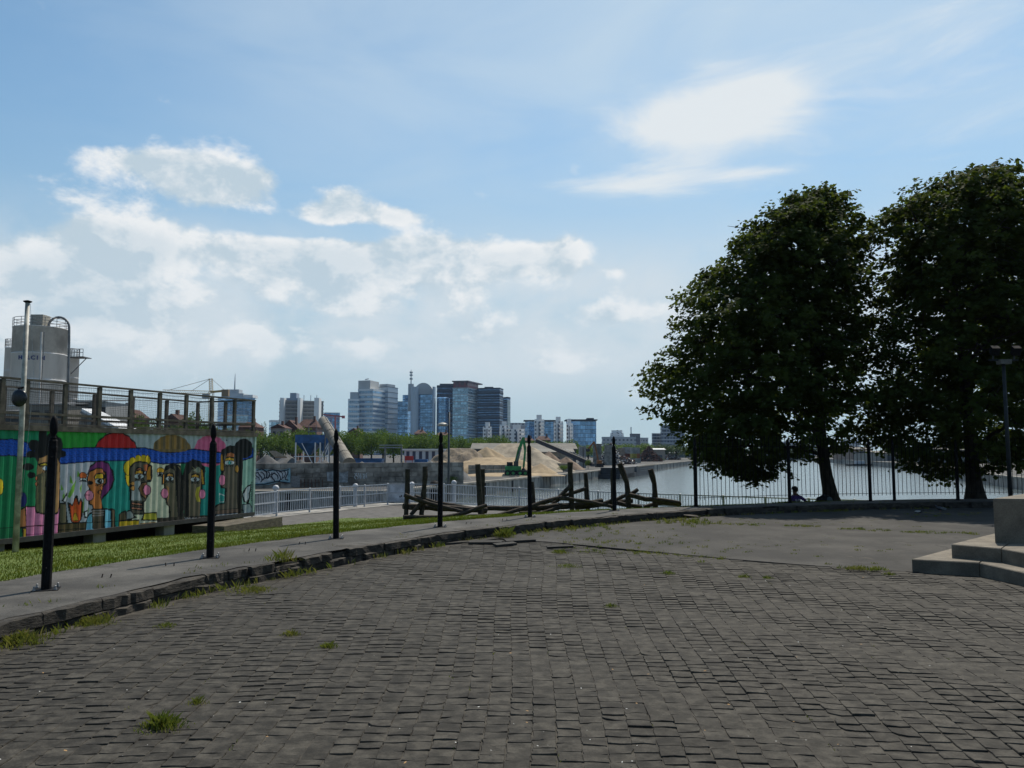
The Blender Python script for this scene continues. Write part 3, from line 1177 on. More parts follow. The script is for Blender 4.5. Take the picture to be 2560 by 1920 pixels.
# leaves, flame and boxes
for lf in [((640, 930), (625, 1005), (582, 1080), (570, 1065), (596, 980)), ((588, 890), (608, 962), (586, 955)), ((690, 940), (676, 1045), (660, 1000)), ((650, 850), (668, 900), (648, 905)),
           ((530, 1020), (545, 1090), (520, 1080)), ((745, 1150), (742, 1200), (730, 1190)), ((700, 1080), (695, 1200), (680, 1180)), ((515, 960), (530, 1010), (512, 1015))]:
    pg((132, 186, 70), *lf, o=0)
pg((108, 100, 76), (505, 1122), (552, 1128), (565, 1290), (500, 1290))
pg((212, 84, 34), (573, 1118), (600, 1142), (640, 1060), (654, 1132), (672, 1082), (690, 1112), (682, 1255), (640, 1290), (592, 1272))
pg((235, 180, 50), (604, 1265), (632, 1190), (650, 1265), o=2)
pg((240, 120, 40), (620, 1200), (632, 1120), (640, 1200), o=0)
pg((96, 80, 50), (490, 1292), (722, 1280), (714, 1386), (490, 1418))
ln(INK, 3, (495, 1345), (716, 1330))
ln(INK, 3, (650, 1285), (648, 1395))
pg((210, 214, 220), (520, 1100), (560, 1035), (562, 1085), (545, 1120))
# figure with purple hair
pg((124, 44, 116), (728, 880), (752, 822), (800, 778), (850, 770), (900, 792), (936, 850), (946, 925), (926, 1000), (880, 1050), (850, 1090), (838, 1150), (820, 1090), (850, 1000), (880, 950), (876, 880), (830, 840), (775, 850))
pg((206, 124, 62), (728, 905), (750, 860), (800, 832), (846, 832), (880, 868), (884, 950), (852, 1000), (836, 1070), (862, 1172), (776, 1176), (768, 1140), (748, 1128), (752, 1000), (728, 970))
pg((228, 186, 44), (782, 905), (800, 880), (850, 872), (870, 890), (870, 918), (790, 925))
eye(830, 940, 38, 20)
elp(INK, 748, 952, 26, 18, 0)
elp((226, 110, 50), 690, 893, 28, 26)
eye(690, 924, 26, 10)
elp((240, 150, 180), 742, 1058, 32, 42, 6)
ln(INK, 3, (716, 1052), (750, 1055))
elp((206, 124, 62), 845, 995, 13, 16)
elp((206, 124, 62), 830, 1030, 9, 14)
pg((124, 200, 228), (716, 1275), (745, 1215), (785, 1180), (885, 1168), (930, 1180), (930, 1368), (708, 1390))
pg((96, 82, 66), (766, 1172), (868, 1172), (866, 1330), (820, 1352), (772, 1330))
for y in (1185, 1205, 1225):
    ln((150, 140, 140), 5, (772, 1180 + (y - 1180)), (862, 1176 + (y - 1180)))
pg((104, 92, 70), (925, 1168), (958, 1180), (960, 1350), (928, 1362))
pg((205, 215, 220), (700, 1195), (735, 1180), (728, 1240), (706, 1240))
# figure with yellow crown
for e in [(1075, 900, 30, 80), (1066, 830, 30, 60), (1105, 785, 24, 42), (1150, 762, 24, 38), (1195, 756, 22, 34), (1228, 765, 20, 42)]:
    elp((236, 200, 36), *e, 5)
pg((96, 90, 78), (1084, 830), (1110, 790), (1160, 776), (1220, 784), (1258, 815), (1262, 900), (1250, 940), (1225, 945), (1230, 1060), (1216, 1095), (1190, 1110), (1192, 1212), (1088, 1212), (1086, 1000))
pg((160, 168, 172), (1092, 960), (1150, 930), (1180, 960), (1160, 1030), (1185, 1100), (1092, 1098), o=0)
pg((186, 112, 70), (1120, 860), (1150, 825), (1185, 835), (1190, 870), (1125, 880))
pg((186, 100, 60), (1195, 800), (1235, 800), (1240, 870), (1200, 875), o=0)
eye(1160, 898, 36, 20, (222, 160, 50))
eye(1216, 868, 18, 12)
pg((226, 150, 50), (1218, 880), (1240, 810), (1256, 815), (1254, 930), (1222, 930))
pg((140, 96, 62), (1150, 1000), (1185, 950), (1220, 945), (1236, 1040), (1212, 1092), (1180, 1060))
elp((238, 140, 176), 1220, 1012, 28, 42, 6)
elp((196, 140, 70), 1104, 958, 14, 14)
elp((196, 140, 70), 1106, 996, 17, 18)
for y in (1112, 1150):
    pg((196, 132, 104), (1090, y), (1188, y + 12), (1188, y + 32), (1090, y + 20))
pg((100, 84, 60), (992, 1215), (1040, 1185), (1052, 1262), (988, 1268))
pg((150, 158, 160), (1050, 1195), (1085, 1180), (1130, 1240), (1050, 1262))
pg((190, 180, 60), (1195, 1205), (1300, 1200), (1310, 1262), (1180, 1262), o=5)
pg((216, 180, 36), (988, 1268), (1158, 1262), (1158, 1310), (986, 1322))
pg((170, 120, 46), (1170, 1290), (1290, 1278), (1290, 1300), (1170, 1312), o=0)
# two dark heads
pg((22, 20, 20), (1360, 870), (1385, 815), (1440, 790), (1500, 815), (1515, 900), (1520, 1250), (1455, 1250), (1440, 900), (1400, 850))
pg((112, 102, 82), (1350, 905), (1372, 850), (1420, 822), (1455, 850), (1470, 960), (1480, 1250), (1415, 1250), (1412, 1150), (1385, 1130), (1378, 1060), (1372, 965), (1350, 960))
pg((22, 20, 20), (1535, 1250), (1520, 900), (1545, 800), (1600, 762), (1660, 775), (1700, 830), (1700, 860), (1650, 840), (1580, 840), (1560, 1250))
pg((112, 102, 82), (1565, 1250), (1560, 880), (1600, 835), (1660, 822), (1695, 850), (1695, 960), (1680, 965), (1672, 1090), (1665, 1150), (1660, 1250))
pg((150, 158, 140), (1600, 850), (1650, 820), (1672, 850), (1650, 870), o=0)
for k in range(6):
    ln((60, 54, 46), 3, (1478 + k * 14, 900 + k * 10), (1490 + k * 11, 1240))
for xx in (1445, 1480, 1600, 1640):
    ln((150, 140, 100), 2, (xx, 815), (xx + 22, 850))
elp((236, 176, 50), 1332, 852, 28, 22)
eye(1330, 878, 22, 12)
pg((226, 160, 50), (1346, 965), (1350, 880), (1366, 870), (1368, 960))
eye(1410, 918, 30, 18, (210, 150, 70))
elp((238, 140, 176), 1368, 1040, 28, 38, 6)
pg((168, 120, 70), (1380, 970), (1408, 1000), (1410, 1060), (1385, 1120), (1398, 1050), o=0)
pg((226, 160, 50), (1678, 968), (1668, 830), (1692, 845), (1698, 966))
eye(1622, 925, 32, 18, (216, 160, 60))
pg((200, 180, 60), (1640, 990), (1660, 980), (1650, 1060), (1668, 1110), (1640, 1110), (1626, 1050), o=0)
elp((238, 140, 176), 1680, 1046, 24, 36, 6)
# tall head at the right
pg((24, 22, 20), (1835, 740), (1850, 680), (1910, 645), (1970, 655), (2008, 700), (2012, 800), (2002, 1010), (2012, 1260), (1968, 1260), (1960, 800), (1930, 700))
pg((112, 102, 86), (1845, 760), (1868, 705), (1920, 682), (1962, 715), (1975, 900), (1970, 1090), (1985, 1250), (1790, 1250), (1788, 1160), (1810, 1132), (1870, 1122), (1878, 1000), (1842, 990), (1836, 900), (1856, 850))
pg((226, 160, 50), (1832, 840), (1836, 720), (1854, 700), (1862, 850), (1846, 860))
pg((196, 116, 66), (1876, 745), (1886, 705), (1925, 695), (1950, 715), (1946, 745))
eye(1906, 786, 38, 18, (230, 176, 50), (60, 170, 170))
elp((238, 140, 176), 1846, 930, 26, 42, 6)
elp((206, 150, 60), 1968, 838, 11, 28)
for k in range(4):
    ln((26, 22, 20), 4, (1980 + k * 6, 900), (1972 + k * 9, 1240))
pg((120, 98, 82), (1790, 1180), (1985, 1165), (1985, 1200), (1788, 1215), o=2)
pg((160, 168, 170), (1795, 1215), (1985, 1200), (1985, 1262), (1795, 1270), o=3)
pg((178, 188, 190), (2020, 1130), (2070, 1125), (2096, 1150), (2096, 1215), (2020, 1222), o=4)
pg((214, 218, 222), (2030, 1110), (2018, 1050), (2040, 995), (2084, 965), (2078, 1010), (2070, 1040), (2072, 1070), (2060, 1115), o=5)
ln((225, 235, 235), 3, (1822, 1040), (1866, 1060), (1862, 1110), (1830, 1112), (1822, 1040))
for k in range(11):
    ln(INK, 3, (2088, 945 + k * 15), (2098, 950 + k * 15))
ln(INK, 4, (1880, 570), (1880, 600), (1890, 600))
# dark stained lower part, scribbles
low = polym([(980, 1262), (1340, 1230), (1790, 1205), (1790, 1330), (980, 1380)])
setc(low & (W > 1262 - (U - 980) * .055) & (U > 1310), (66, 58, 48))
for k in range(9):
    x = 1540 + k * 16
    ln((190, 190, 186), 2.4, (x, 1240 + (k * 7 % 11)), (x + 8, 1255 - (k * 5 % 9)), (x + 14, 1242))
ln(INK, 3, (0, 1330), (490, 1296), (1000, 1270))
PAINT *= (1.06 - .10 * rng.random(len(U)))[:, None]
# weathering: run-off darkening in streaks and dirt along the foot
streak = .93 + .07 * np.sin(S * 37) * np.sin(S * 11.3)
PAINT *= np.repeat(streak[None, :], nt_, 0).ravel()[:, None]

cm = bpy.data.materials.new('mural_paint')
cm.use_nodes = True
t_ = NT(cm.node_tree)
at = t_.n.new('ShaderNodeAttribute')
at.attribute_name = 'paint'
pb = cm.node_tree.nodes['Principled BSDF']
gm = t_.n.new('ShaderNodeNewGeometry')
t_.put(pb.inputs['Base Color'], t_.vec('SCALE', at.outputs['Color'], t_.mapr(t_.noise(gm.outputs['Position'], 5, 6), .3, .7, .78, 1.0)))
pb.inputs['Roughness'].default_value = .5
pb.inputs['Specular IOR Level'].default_value = .3
me = bpy.data.meshes.new('mural_panel')
V = np.c_[VX - CB.x, VY - CB.y, VZ - ZB]
ii = (np.arange(nt_ - 1)[:, None] * ns + np.arange(ns - 1)[None, :]).ravel()
Fq = np.stack([ii, ii + 1, ii + ns + 1, ii + ns], 1)
me.vertices.add(len(V))
me.vertices.foreach_set('co', V.astype(np.float32).ravel())
me.loops.add(Fq.size)
me.loops.foreach_set('vertex_index', Fq.astype(np.int32).ravel())
me.polygons.add(len(Fq))
me.polygons.foreach_set('loop_start', np.arange(0, Fq.size, 4, dtype=np.int32))
me.polygons.foreach_set('loop_total', np.full(len(Fq), 4, dtype=np.int32))
me.update(calc_edges=True)
ca = me.attributes.new('paint', 'FLOAT_COLOR', 'POINT')
ca.data.foreach_set('color', np.c_[PAINT, np.ones(len(PAINT))].astype(np.float32).ravel())
me.materials.append(cm)
mp = link('mural_panel', me, ct, (CB.x, CB.y, ZB))
mp['label'] = 'corrugated side wall painted with stylised faces, blue water band and coloured domes'


def cpt(s, n, z):                 # s along the container from its left end, n outwards
    p = CL + CD * s + CN * n
    return Vector((p.x, p.y, z))


cont_m = M('container_steel', (.20, .22, .22), .6, .2, 3)
b = MB()
b.prism([cpt(0, -.06, 0), cpt(12.19, -.06, 0), cpt(12.19, -2.44, 0), cpt(0, -2.44, 0)], ZB + .1, ZT)
b.build('body', cont_m, ct)
MB().beam(cpt(0, .004, ZB + .06), cpt(12.19, .004, ZB + .06), .06, .12).build('bottom_rail', M('rail_dark', (.06, .055, .05), .7), ct)
MB().beam(cpt(12.15, -.01, ZB + .1), cpt(12.15, -.01, ZT), .08, .07, up=CN).build('corner_post', M('mint_paint', (.42, .55, .48), .6, .2, 4), ct)
MB().beam(cpt(0, -.005, ZT + .05), cpt(12.24, -.005, ZT + .05), .09, .13).build('fascia_board', wood_grey, ct)
MB().beam(cpt(.2, -.75, -.62), cpt(12.0, -.75, -.62), .3, .58).build('shade_board', black_iron, ct)  # added black board set back, stands in for the shade under the container
for s in (3.4, 6.2, 8.6, 11.6):
    MB().obox(cpt(s, -.25, (ZB - .75) / 2), CD * .2, CN * .16, (0, 0, (ZB + .75) / 2)).build('support_block', qwall, ct)
MB().prism([cpt(0, .02, 0), cpt(12.2, .02, 0), cpt(12.2, -2.44, 0), cpt(0, -2.44, 0)], ZT + .002, ZT + .05).build('deck', wood_grey, ct)
# deck railing with netting
zr0, zr1 = ZT + .05, ZT + 1.18
rb = MB
front = []
for mx in [20, 225, 545, 830, 1090, 1333, 1553, 1765, 1955, 2112]:
    r = ray(mx / K, 1040)
    n_ = CN.x * r.x + CN.y * r.y
    q = (CN.x * CA.x + CN.y * CA.y) / n_
    p = Vector((r.x * q, r.y * q, 0))
    front.append((p - CL).dot(CD))
front = [front[0] - 1.15] + front
back_s = [12.1, 10.7, 9.3, 7.9, 6.5, 5.1, 3.7, 2.3]
for i, s in enumerate(front):
    MB().beam(cpt(s, -.05, zr0), cpt(s, -.05, zr1 - .03), .10, .075, up=CN).build('rail_post', wood_grey, ct)
for s in back_s:
    MB().beam(cpt(s, -2.36, zr0), cpt(s, -2.36, zr1 - .03), .10, .075, up=CN).build('rail_post', wood_grey, ct)
MB().beam(cpt(12.1, -1.2, zr0), cpt(12.1, -1.2, zr1 - .03), .10, .075, up=CN).build('rail_post', wood_grey, ct)
for z, h in [(zr1, .045), (zr0 + .34, .06), (zr0 + .10, .04)]:
    MB().beam(cpt(1, -.05, z), cpt(12.16, -.05, z), .09, h).build('rail', wood_grey, ct)
    MB().beam(cpt(1, -2.36, z), cpt(12.16, -2.36, z), .09, h).build('rail', wood_grey, ct)
    MB().beam(cpt(12.12, -.1, z + .003), cpt(12.12, -2.31, z + .003), .09, h).build('rail', wood_grey, ct)
net_m = M('net_wire', (.03, .03, .032), .7, .1)
for n in (-.02, -2.40):
    b = MB()
    s = 2.4
    while s < 12.1:
        b.tube([cpt(s, n, zr0 + .12), cpt(s + rnd.gauss(0, .01), n, zr1 - .05)], .0024, 3, cap=False)
        s += .055
    z = zr0 + .14
    while z < zr1 - .04:
        b.tube([cpt(2.4 + k * .6, n, z - .012 * (k % 2)) for k in range(17)], .0024, 3, cap=False)
        z += .055
    b.tube([cpt(2.4 + k * .28, n, zr1 - .06 - .03 * abs(math.sin(k * .8))) for k in range(35)], .007, 4)
    stuff(b.build('net', net_m, ct))
b = MB()
for k in range(1, 42):
    b.tube([cpt(12.14, -.1 - k * .055, zr0 + .12), cpt(12.14, -.1 - k * .055, zr1 - .05)], .0024, 3, cap=False)
for k in range(18):
    b.tube([cpt(12.14, -.1, zr0 + .14 + k * .055), cpt(12.14, -2.35, zr0 + .14 + k * .055)], .0024, 3, cap=False)
stuff(b.build('net', net_m, ct))

# flagpole with a dark dish
fb = G(38, 1391, -.55)
fb.z = zt(fb.x, fb.y) - .02
ftop = P(69, 757, fb.y + .05)
fp = thing('flagpole', 'tall thin white pole with flat disc cap before the painted container', 'flagpole', tuple(fb))
pole_m = M('pole_paint', (.42, .41, .36), .55, .3, 5)
MB().tube([fb, ftop], [.062, .045], 12).build('pole', pole_m, fp, smooth=True)
MB().lathe(ftop, [(.02, -.02), (.085, .02), (.09, .035), (.03, .055), (.005, .06)], 14).build('cap_disc', black_iron, fp)
MB().tube([ftop + Vector((.06, 0, -.02)), P(85, 950, fb.y - .02), fb + Vector((.09, -.02, 1.2))], .004, 4).build('halyard', galv, fp)
dc = P(48, 995, fb.y - .12)
b = MB()
b.ball((0, 0, 0), .17, .07, .19, 18, 10)
b.v = [(v[0] + dc.x, v[1] + dc.y, v[2] + dc.z) for v in b.v]
b.build('dish', M('dish_dark', (.016, .018, .026), .25, .2), fp, smooth=True)
MB().beam(P(46, 972, fb.y - .1), P(58, 968, fb.y), .05, .04).build('bracket', black_iron, fp)

# timber sleeper block at the end of the container
sb = [G(560, 1336, -.62), G(706, 1318, -.72)]
d_ = (sb[1] - sb[0])
d_.z = 0
L_ = d_.length
d_.normalize()
n_ = Vector((-d_.y, d_.x, 0))
tb = thing('timber_bench', 'low bench of stacked dark timber sleepers at the container end', 'bench', (sb[0].x, sb[0].y, -.75))
for k in range(2):
    for j in range(2):
        c = sb[0] + d_ * (L_ / 2 - .02 * k) + n_ * (.24 + .50 * j)
        MB().obox((c.x, c.y, -.70 + .202 * k), d_ * (L_ / 2 - .01 * k), n_ * .245, (0, 0, .10)).build('sleeper', wood_sleeper, tb)

# ------------------------------------------------------------------ white canal railing
RZ = -.10
rp = [(560, 1240), (632, 1233.5), (693, 1228), (775, 1222), (850, 1217), (912, 1213.6), (970, 1210), (1025, 1209.5), (1110, 1211), (1204, 1215.5), (1298, 1220), (1396, 1224.5), (1495, 1229), (1596, 1233), (1700, 1236.5), (1808, 1240), (1913, 1243.5), (2022, 1247), (2136, 1250), (2260, 1253)]
rw = [G(x, y, RZ) for x, y in rp]
rt = thing('white_railing', 'white metal railing with upright bars along the canal edge', 'railing', (rw[7].x, rw[7].y, -1.2))
bar_me = MB().box(-.011, .011, -.011, .011, -.92, -.03).mesh('bar', white_paint)
post_me = MB().box(-.04, .04, -.04, .04, -1.14, .012).lathe((0, 0, 0), [(.05, .012), (.05, .03), (.02, .05)], 8).mesh('post', white_paint)
for p in rw:
    inst(post_me, 'post', rt, p)
nb = 0
for i, (a, b_) in enumerate(zip(rw[:-1], rw[1:])):
    for z, h in [(0, .045), (-.47, .05), (-.93, .04)]:
        MB().beam(a + Vector((0, 0, z - .01)), b_ + Vector((0, 0, z - .01)), .05, h).build('rail', white_paint, rt)
    L = (b_ - a).length
    if i == 6:
        sheet = M('white_sheet', (.55, .58, .63), .6, .25, 2)
        MB().beam(a + Vector((0, 0, -.5)), b_ + Vector((0, 0, -.5)), .012, .98).build('sheet_panel', sheet, rt)
        dn = (b_ - a).normalized()
        side = Vector((dn.y, -dn.x, 0))
        for u, v in ((.55, -.7), (.62, -.66), (.82, -.35), (.87, -.38)):
            c = a + (b_ - a) * u + side * .012 + Vector((0, 0, v))
            MB().obox(c, dn * .03, side * .004, (0, 0, .05)).build('painted_mark', net_m, rt)
        continue
    n = min(15, max(4, round(L / .125)))
    for k in range(1, n):
        inst(bar_me, 'bar', rt, a + (b_ - a) * (k / n), math.atan2(b_.y - a.y, b_.x - a.x))

# mooring bollards just behind the railing
for i, (x, y, d, lab) in enumerate([(690, 1212, 37.5, 'white topped bollard behind the railing next to the timber bench'), (889, 1208, 42.5, 'white topped bollard behind the railing left of the white sheet panel'),
                                    (1030, 1204, 46, 'white topped bollard behind the railing left of the litter bin'), (1135, 1200, 46, 'white topped bollard behind the railing right of the street lamp')]):
    p = P(x, y, d)
    t = thing('bollard', lab, 'bollard', (p.x, p.y, -1.25), 'mooring bollards behind the railing')
    MB().lathe((p.x, p.y, -1.25), [(.13, 0), (.10, .1), (.09, p.z + .95), (.095, p.z + 1.0)], 12).build('shaft', white_paint, t, smooth=True)
    MB().lathe((p.x, p.y, p.z - .26), [(.10, 0), (.15, .05), (.15, .14), (.10, .22), (.02, .25)], 12).build('cap', white_paint, t, smooth=True)

# litter bin
bp = G(1086, 1259, -1.2)
bt = thing('litter_bin', 'black litter bin with domed hood beside the street lamp', 'bin', (bp.x, bp.y, -1.2))
MB().lathe((bp.x, bp.y, -1.2), [(.24, 0), (.27, .03), (.30, .75), (.31, .78)], 18).build('body', black_iron, bt, smooth=True)
for k in range(4):
    a = k * math.pi / 2 + .5
    MB().tube([(bp.x + .27 * math.cos(a), bp.y + .27 * math.sin(a), -.42), (bp.x + .27 * math.cos(a), bp.y + .27 * math.sin(a), -.19)], .02, 6).build('strut', galv, bt)
MB().lathe((bp.x, bp.y, -.20), [(.31, 0), (.31, .05), (.25, .16), (.13, .24), (.02, .27)], 18).build('hood', black_iron, bt, smooth=True)

# street lamp with a flat disc head
lp = G(1121, 1262, -1.2)
lt = thing('street_lamp', 'slim grey street lamp with one flat disc head by the canal', 'street lamp', (lp.x, lp.y, -1.2))
lamp_m = M('lamp_grey', (.06, .07, .075), .5, .2)
ltop = P(1123, 1030, lp.y)
MB().tube([(lp.x, lp.y, -1.22), (lp.x, lp.y, .2), (ltop.x, lp.y, ltop.z)], [.085, .07, .05], 10).build('pole', lamp_m, lt, smooth=True)
hd = P(1107, 1062, lp.y - .05)
MB().tube([(lp.x, lp.y, hd.z), hd], .03, 6).build('arm', lamp_m, lt)
MB().lathe(hd, [(.28, -.05), (.31, -.02), (.30, .02), (.2, .08), (.08, .12), (.01, .13)], 20).build('lamp_head', M('lamp_cap', (.36, .35, .31), .5), lt, smooth=True)
MB().lathe(hd + Vector((0, 0, -.09)), [(.05, 0), (.2, .02), (.27, .04)], 20).build('lamp_glass', M('lamp_glass', (.05, .05, .05), .2), lt)

# ------------------------------------------------------------------ driftwood timbers
def dd(px):
    return 27.0 + (px - 1015) / 685 * 4.0


dw = thing('driftwood_fence', 'tangle of dark weathered logs and upright timbers on the lawn', 'log sculpture', tuple(P(1300, 1285, dd(1300))))


def timber(name, pts, r, off=0.0, sink=False):
    q = [P(x, y, dd(pts[0][0] if sink else x) + off) for x, y in pts]
    if sink:
        g = q[-1]
        q[-1] = Vector((g.x, g.y, zt(g.x, g.y) - .1))
    out, rr = [], []
    for i in range(len(q) - 1):
        m = max(2, int((q[i + 1] - q[i]).length / .3))
        for k in range(m):
            out.append(q[i].lerp(q[i + 1], k / m) + Vector((rnd.gauss(0, .010), rnd.gauss(0, .010), rnd.gauss(0, .008))))
    out.append(q[-1])
    rr = [.86 * r * rnd.uniform(.85, 1.12) for _ in out]
    MB().tube(out, rr, 9).build(name, wood_dark, dw, smooth=False)


for pts, r, o in [([(1020, 1173), (1015, 1290)], .10, 0), ([(1064, 1167), (1055, 1299)], .10, -.2), ([(1195, 1161), (1203, 1292)], .115, 0), ([(1206, 1173), (1207, 1288)], .085, .4),
                  ([(1329, 1205), (1336, 1284)], .10, .5), ([(1424, 1156), (1431, 1276)], .115, 0), ([(1464, 1182), (1469, 1272)], .10, .6), ([(1531, 1171), (1533, 1266)], .10, .2),
                  ([(1549, 1158), (1566, 1205), (1573, 1266)], .12, 0), ([(1626, 1173), (1636, 1209), (1640, 1270)], .125, 0)]:
    timber('timber_post', pts, r, o, True)
for pts, r, o in [([(1010, 1236), (1073, 1259), (1155, 1279)], .085, -.3), ([(1036, 1242), (1090, 1257), (1179, 1272)], .085, .3), ([(1008, 1266), (1095, 1270), (1216, 1276)], .13, .1),
                  ([(1008, 1293), (1112, 1292), (1164, 1281), (1216, 1263)], .085, -.6), ([(1027, 1287), (1053, 1257)], .08, -.2), ([(1214, 1270), (1294, 1272), (1345, 1272)], .12, .3),
                  ([(1170, 1292), (1242, 1290), (1299, 1274), (1351, 1257), (1405, 1242)], .085, -.3), ([(1394, 1248), (1427, 1214)], .09, -.2), ([(1300, 1275), (1338, 1264), (1399, 1243), (1463, 1222)], .085, .3),
                  ([(1380, 1260), (1399, 1247), (1425, 1213)], .08, .2), ([(1399, 1245), (1480, 1256), (1537, 1268)], .085, -.4), ([(1320, 1271), (1433, 1264), (1505, 1253)], .13, .1),
                  ([(1439, 1270), (1490, 1264), (1545, 1247), (1566, 1237)], .085, .2), ([(1566, 1237), (1613, 1247), (1661, 1251), (1699, 1257)], .10, -.2), ([(1543, 1258), (1604, 1268)], .10, .3),
                  ([(1610, 1268), (1638, 1258), (1701, 1260)], .10, .3), ([(1577, 1236), (1594, 1224)], .09, .1), ([(1470, 1264), (1580, 1252)], .10, .5), ([(1300, 1283), (1340, 1280)], .07, -.5), ([(1350, 1283), (1400, 1268)], .08, -.3)]:
    timber('log', pts, r, o)

# ------------------------------------------------------------------ person, bag, pigeons, floodlight
def skin_body(name, verts, edges, radii, mats, pick, parent=None, sub=2):
    me = bpy.data.meshes.new(name)
    me.from_pydata(verts, edges, [])
    o = bpy.data.objects.new(name + '_tmp', me)
    col.objects.link(o)
    sk = o.modifiers.new('skin', 'SKIN')
    if not me.skin_vertices:
        me.skin_vertices.new(name='')
    for i, r in enumerate(radii):
        me.skin_vertices[0].data[i].radius = r if isinstance(r, tuple) else (r, r)
    me.skin_vertices[0].data[0].use_root = True
    s = o.modifiers.new('sub', 'SUBSURF')
    s.levels = s.render_levels = sub
    dg = bpy.context.evaluated_depsgraph_get()
    ev = o.evaluated_get(dg)
    new = bpy.data.meshes.new_from_object(ev)
    bpy.data.objects.remove(o)
    new.name = name
    new.materials.clear()
    for m in mats:
        new.materials.append(m)
    for p in new.polygons:
        p.material_index = pick(p.center)
        p.use_smooth = True
    return new


pp = P(1991, 1256, 27.6)
gz = zt(pp.x, pp.y)
pt = thing('person', 'person in dark cap and purple numbered shirt sitting on the grass beyond the fence', 'person', (pp.x, pp.y, gz), local=True)
skin_m = M('skin', (.22, .12, .08), .6, .1)
purple = M('purple_shirt', (.10, .05, .24), .8, .2, 20)
trous = M('dark_trousers', (.03, .03, .04), .8, .2)
sv = [(0, 0, .13), (0, .01, .30), (0, .02, .48), (0, .03, .58), (-.01, .06, .66), (-.02, .08, .74), (-.02, .08, .83),
      (-.19, .03, .54), (-.25, -.06, .32), (-.27, .02, .10), (-.27, .06, .03),
      (.19, .03, .54), (.34, -.02, .40), (.50, .06, .27), (.57, .10, .22),
      (-.11, .06, .12), (-.15, .46, .36), (-.16, .62, .04), (-.16, .74, .03), (.11, .06, .12), (.15, .46, .34), (.16, .64, .04), (.16, .76, .03)]
se = [(0, 1), (1, 2), (2, 3), (3, 4), (4, 5), (5, 6), (3, 7), (7, 8), (8, 9), (9, 10), (3, 11), (11, 12), (12, 13), (13, 14), (0, 15), (15, 16), (16, 17), (17, 18), (0, 19), (19, 20), (20, 21), (21, 22)]
sr = [(.16, .12), (.155, .11), (.17, .11), (.10, .08), .055, (.075, .09), (.07, .085), .065, .045, .032, .03, .065, .045, .032, .03, .09, .06, .042, .04, .09, .06, .042, .04]


def pick(c):
    if c.z < .20 and abs(c.x) < .3 or c.y > .2:
        return 2
    if c.z < .61 and (abs(c.x) < .30 and c.z > .30 or abs(c.x) < .2):
        return 1
    return 0


body = link('body', skin_body('body', sv, se, sr, [skin_m, purple, trous], pick), pt)
b = MB()
for hx, hy, hz, sx in ((-.27, .06, .03, -1), (.57, .10, .22, 1)):
    b.ball((hx, hy + .03, hz), .035, .05, .018, 8, 6)
    for k, (ang, ln_) in enumerate([(-.35, .06), (-.12, .075), (.1, .08), (.3, .068)]):
        x0, y0 = hx + math.sin(ang) * .05, hy + .03 + math.cos(ang) * .04
        b.tube([(x0, y0, hz), (x0 + math.sin(ang) * ln_ * .6, y0 + math.cos(ang) * ln_ * .6, hz + .006), (x0 + math.sin(ang) * ln_, y0 + math.cos(ang) * ln_, hz - .012)], [.009, .008, .006], 6)
    b.tube([(hx - .03 * sx, hy, hz), (hx - .065 * sx, hy + .03, hz), (hx - .07 * sx, hy + .06, hz - .006)], [.011, .01, .008], 6)
b.build('hands', skin_m, pt, smooth=True)
b = MB()
hx, hy, hz = -.02, .08, .80
b.ball((hx - .095, hy + .03, hz - .045), .02, .018, .014, 8, 6)           # nose: the head is turned to the left
b.ball((hx + .01, hy - .082, hz - .035), .016, .012, .03, 8, 6)
b.build('face', skin_m, pt, smooth=True)
MB().ball((hx + .015, hy - .01, hz - .005), .085, .092, .09, 14, 8).build('hair', M('dark_hair', (.02, .015, .012), .7), pt, smooth=True)
b = MB()
b.lathe((hx, hy, hz + .01), [(.103, 0), (.104, .04), (.09, .085), (.055, .115), (.01, .125)], 16)
b.obox((hx - .12, hy + .02, hz + .02), (.07, .01, -.012), (0, .07, 0), (0, 0, .006))
b.obox((hx + .10, hy - .01, hz + .005), (.035, 0, -.012), (0, .05, 0), (0, 0, .006))
b.build('cap', M('cap_cloth', (.02, .017, .016), .8), pt, smooth=False)
wn_m = M('white_print', (.62, .62, .66), .8)


def text(body_, size, loc, rot, mat, parent, name, thick=.004, align='CENTER'):
    cu = bpy.data.curves.new(name, 'FONT')
    cu.body, cu.size, cu.extrude = body_, size, thick
    cu.offset = size * .02
    cu.align_x = align
    o = bpy.data.objects.new(name + '_tmp', cu)
    col.objects.link(o)
    dg = bpy.context.evaluated_depsgraph_get()
    me = bpy.data.meshes.new_from_object(o.evaluated_get(dg))
    bpy.data.objects.remove(o)
    me.materials.clear()
    me.materials.append(mat)
    e = bpy.data.objects.new(name, me)
    col.objects.link(e)
    e.parent = parent
    e.location, e.rotation_euler = loc, rot
    return e


text('10', .20, (-.0, -.122, .36), (math.pi / 2 - .06, 0, 0), wn_m, pt, 'shirt_number', .006)

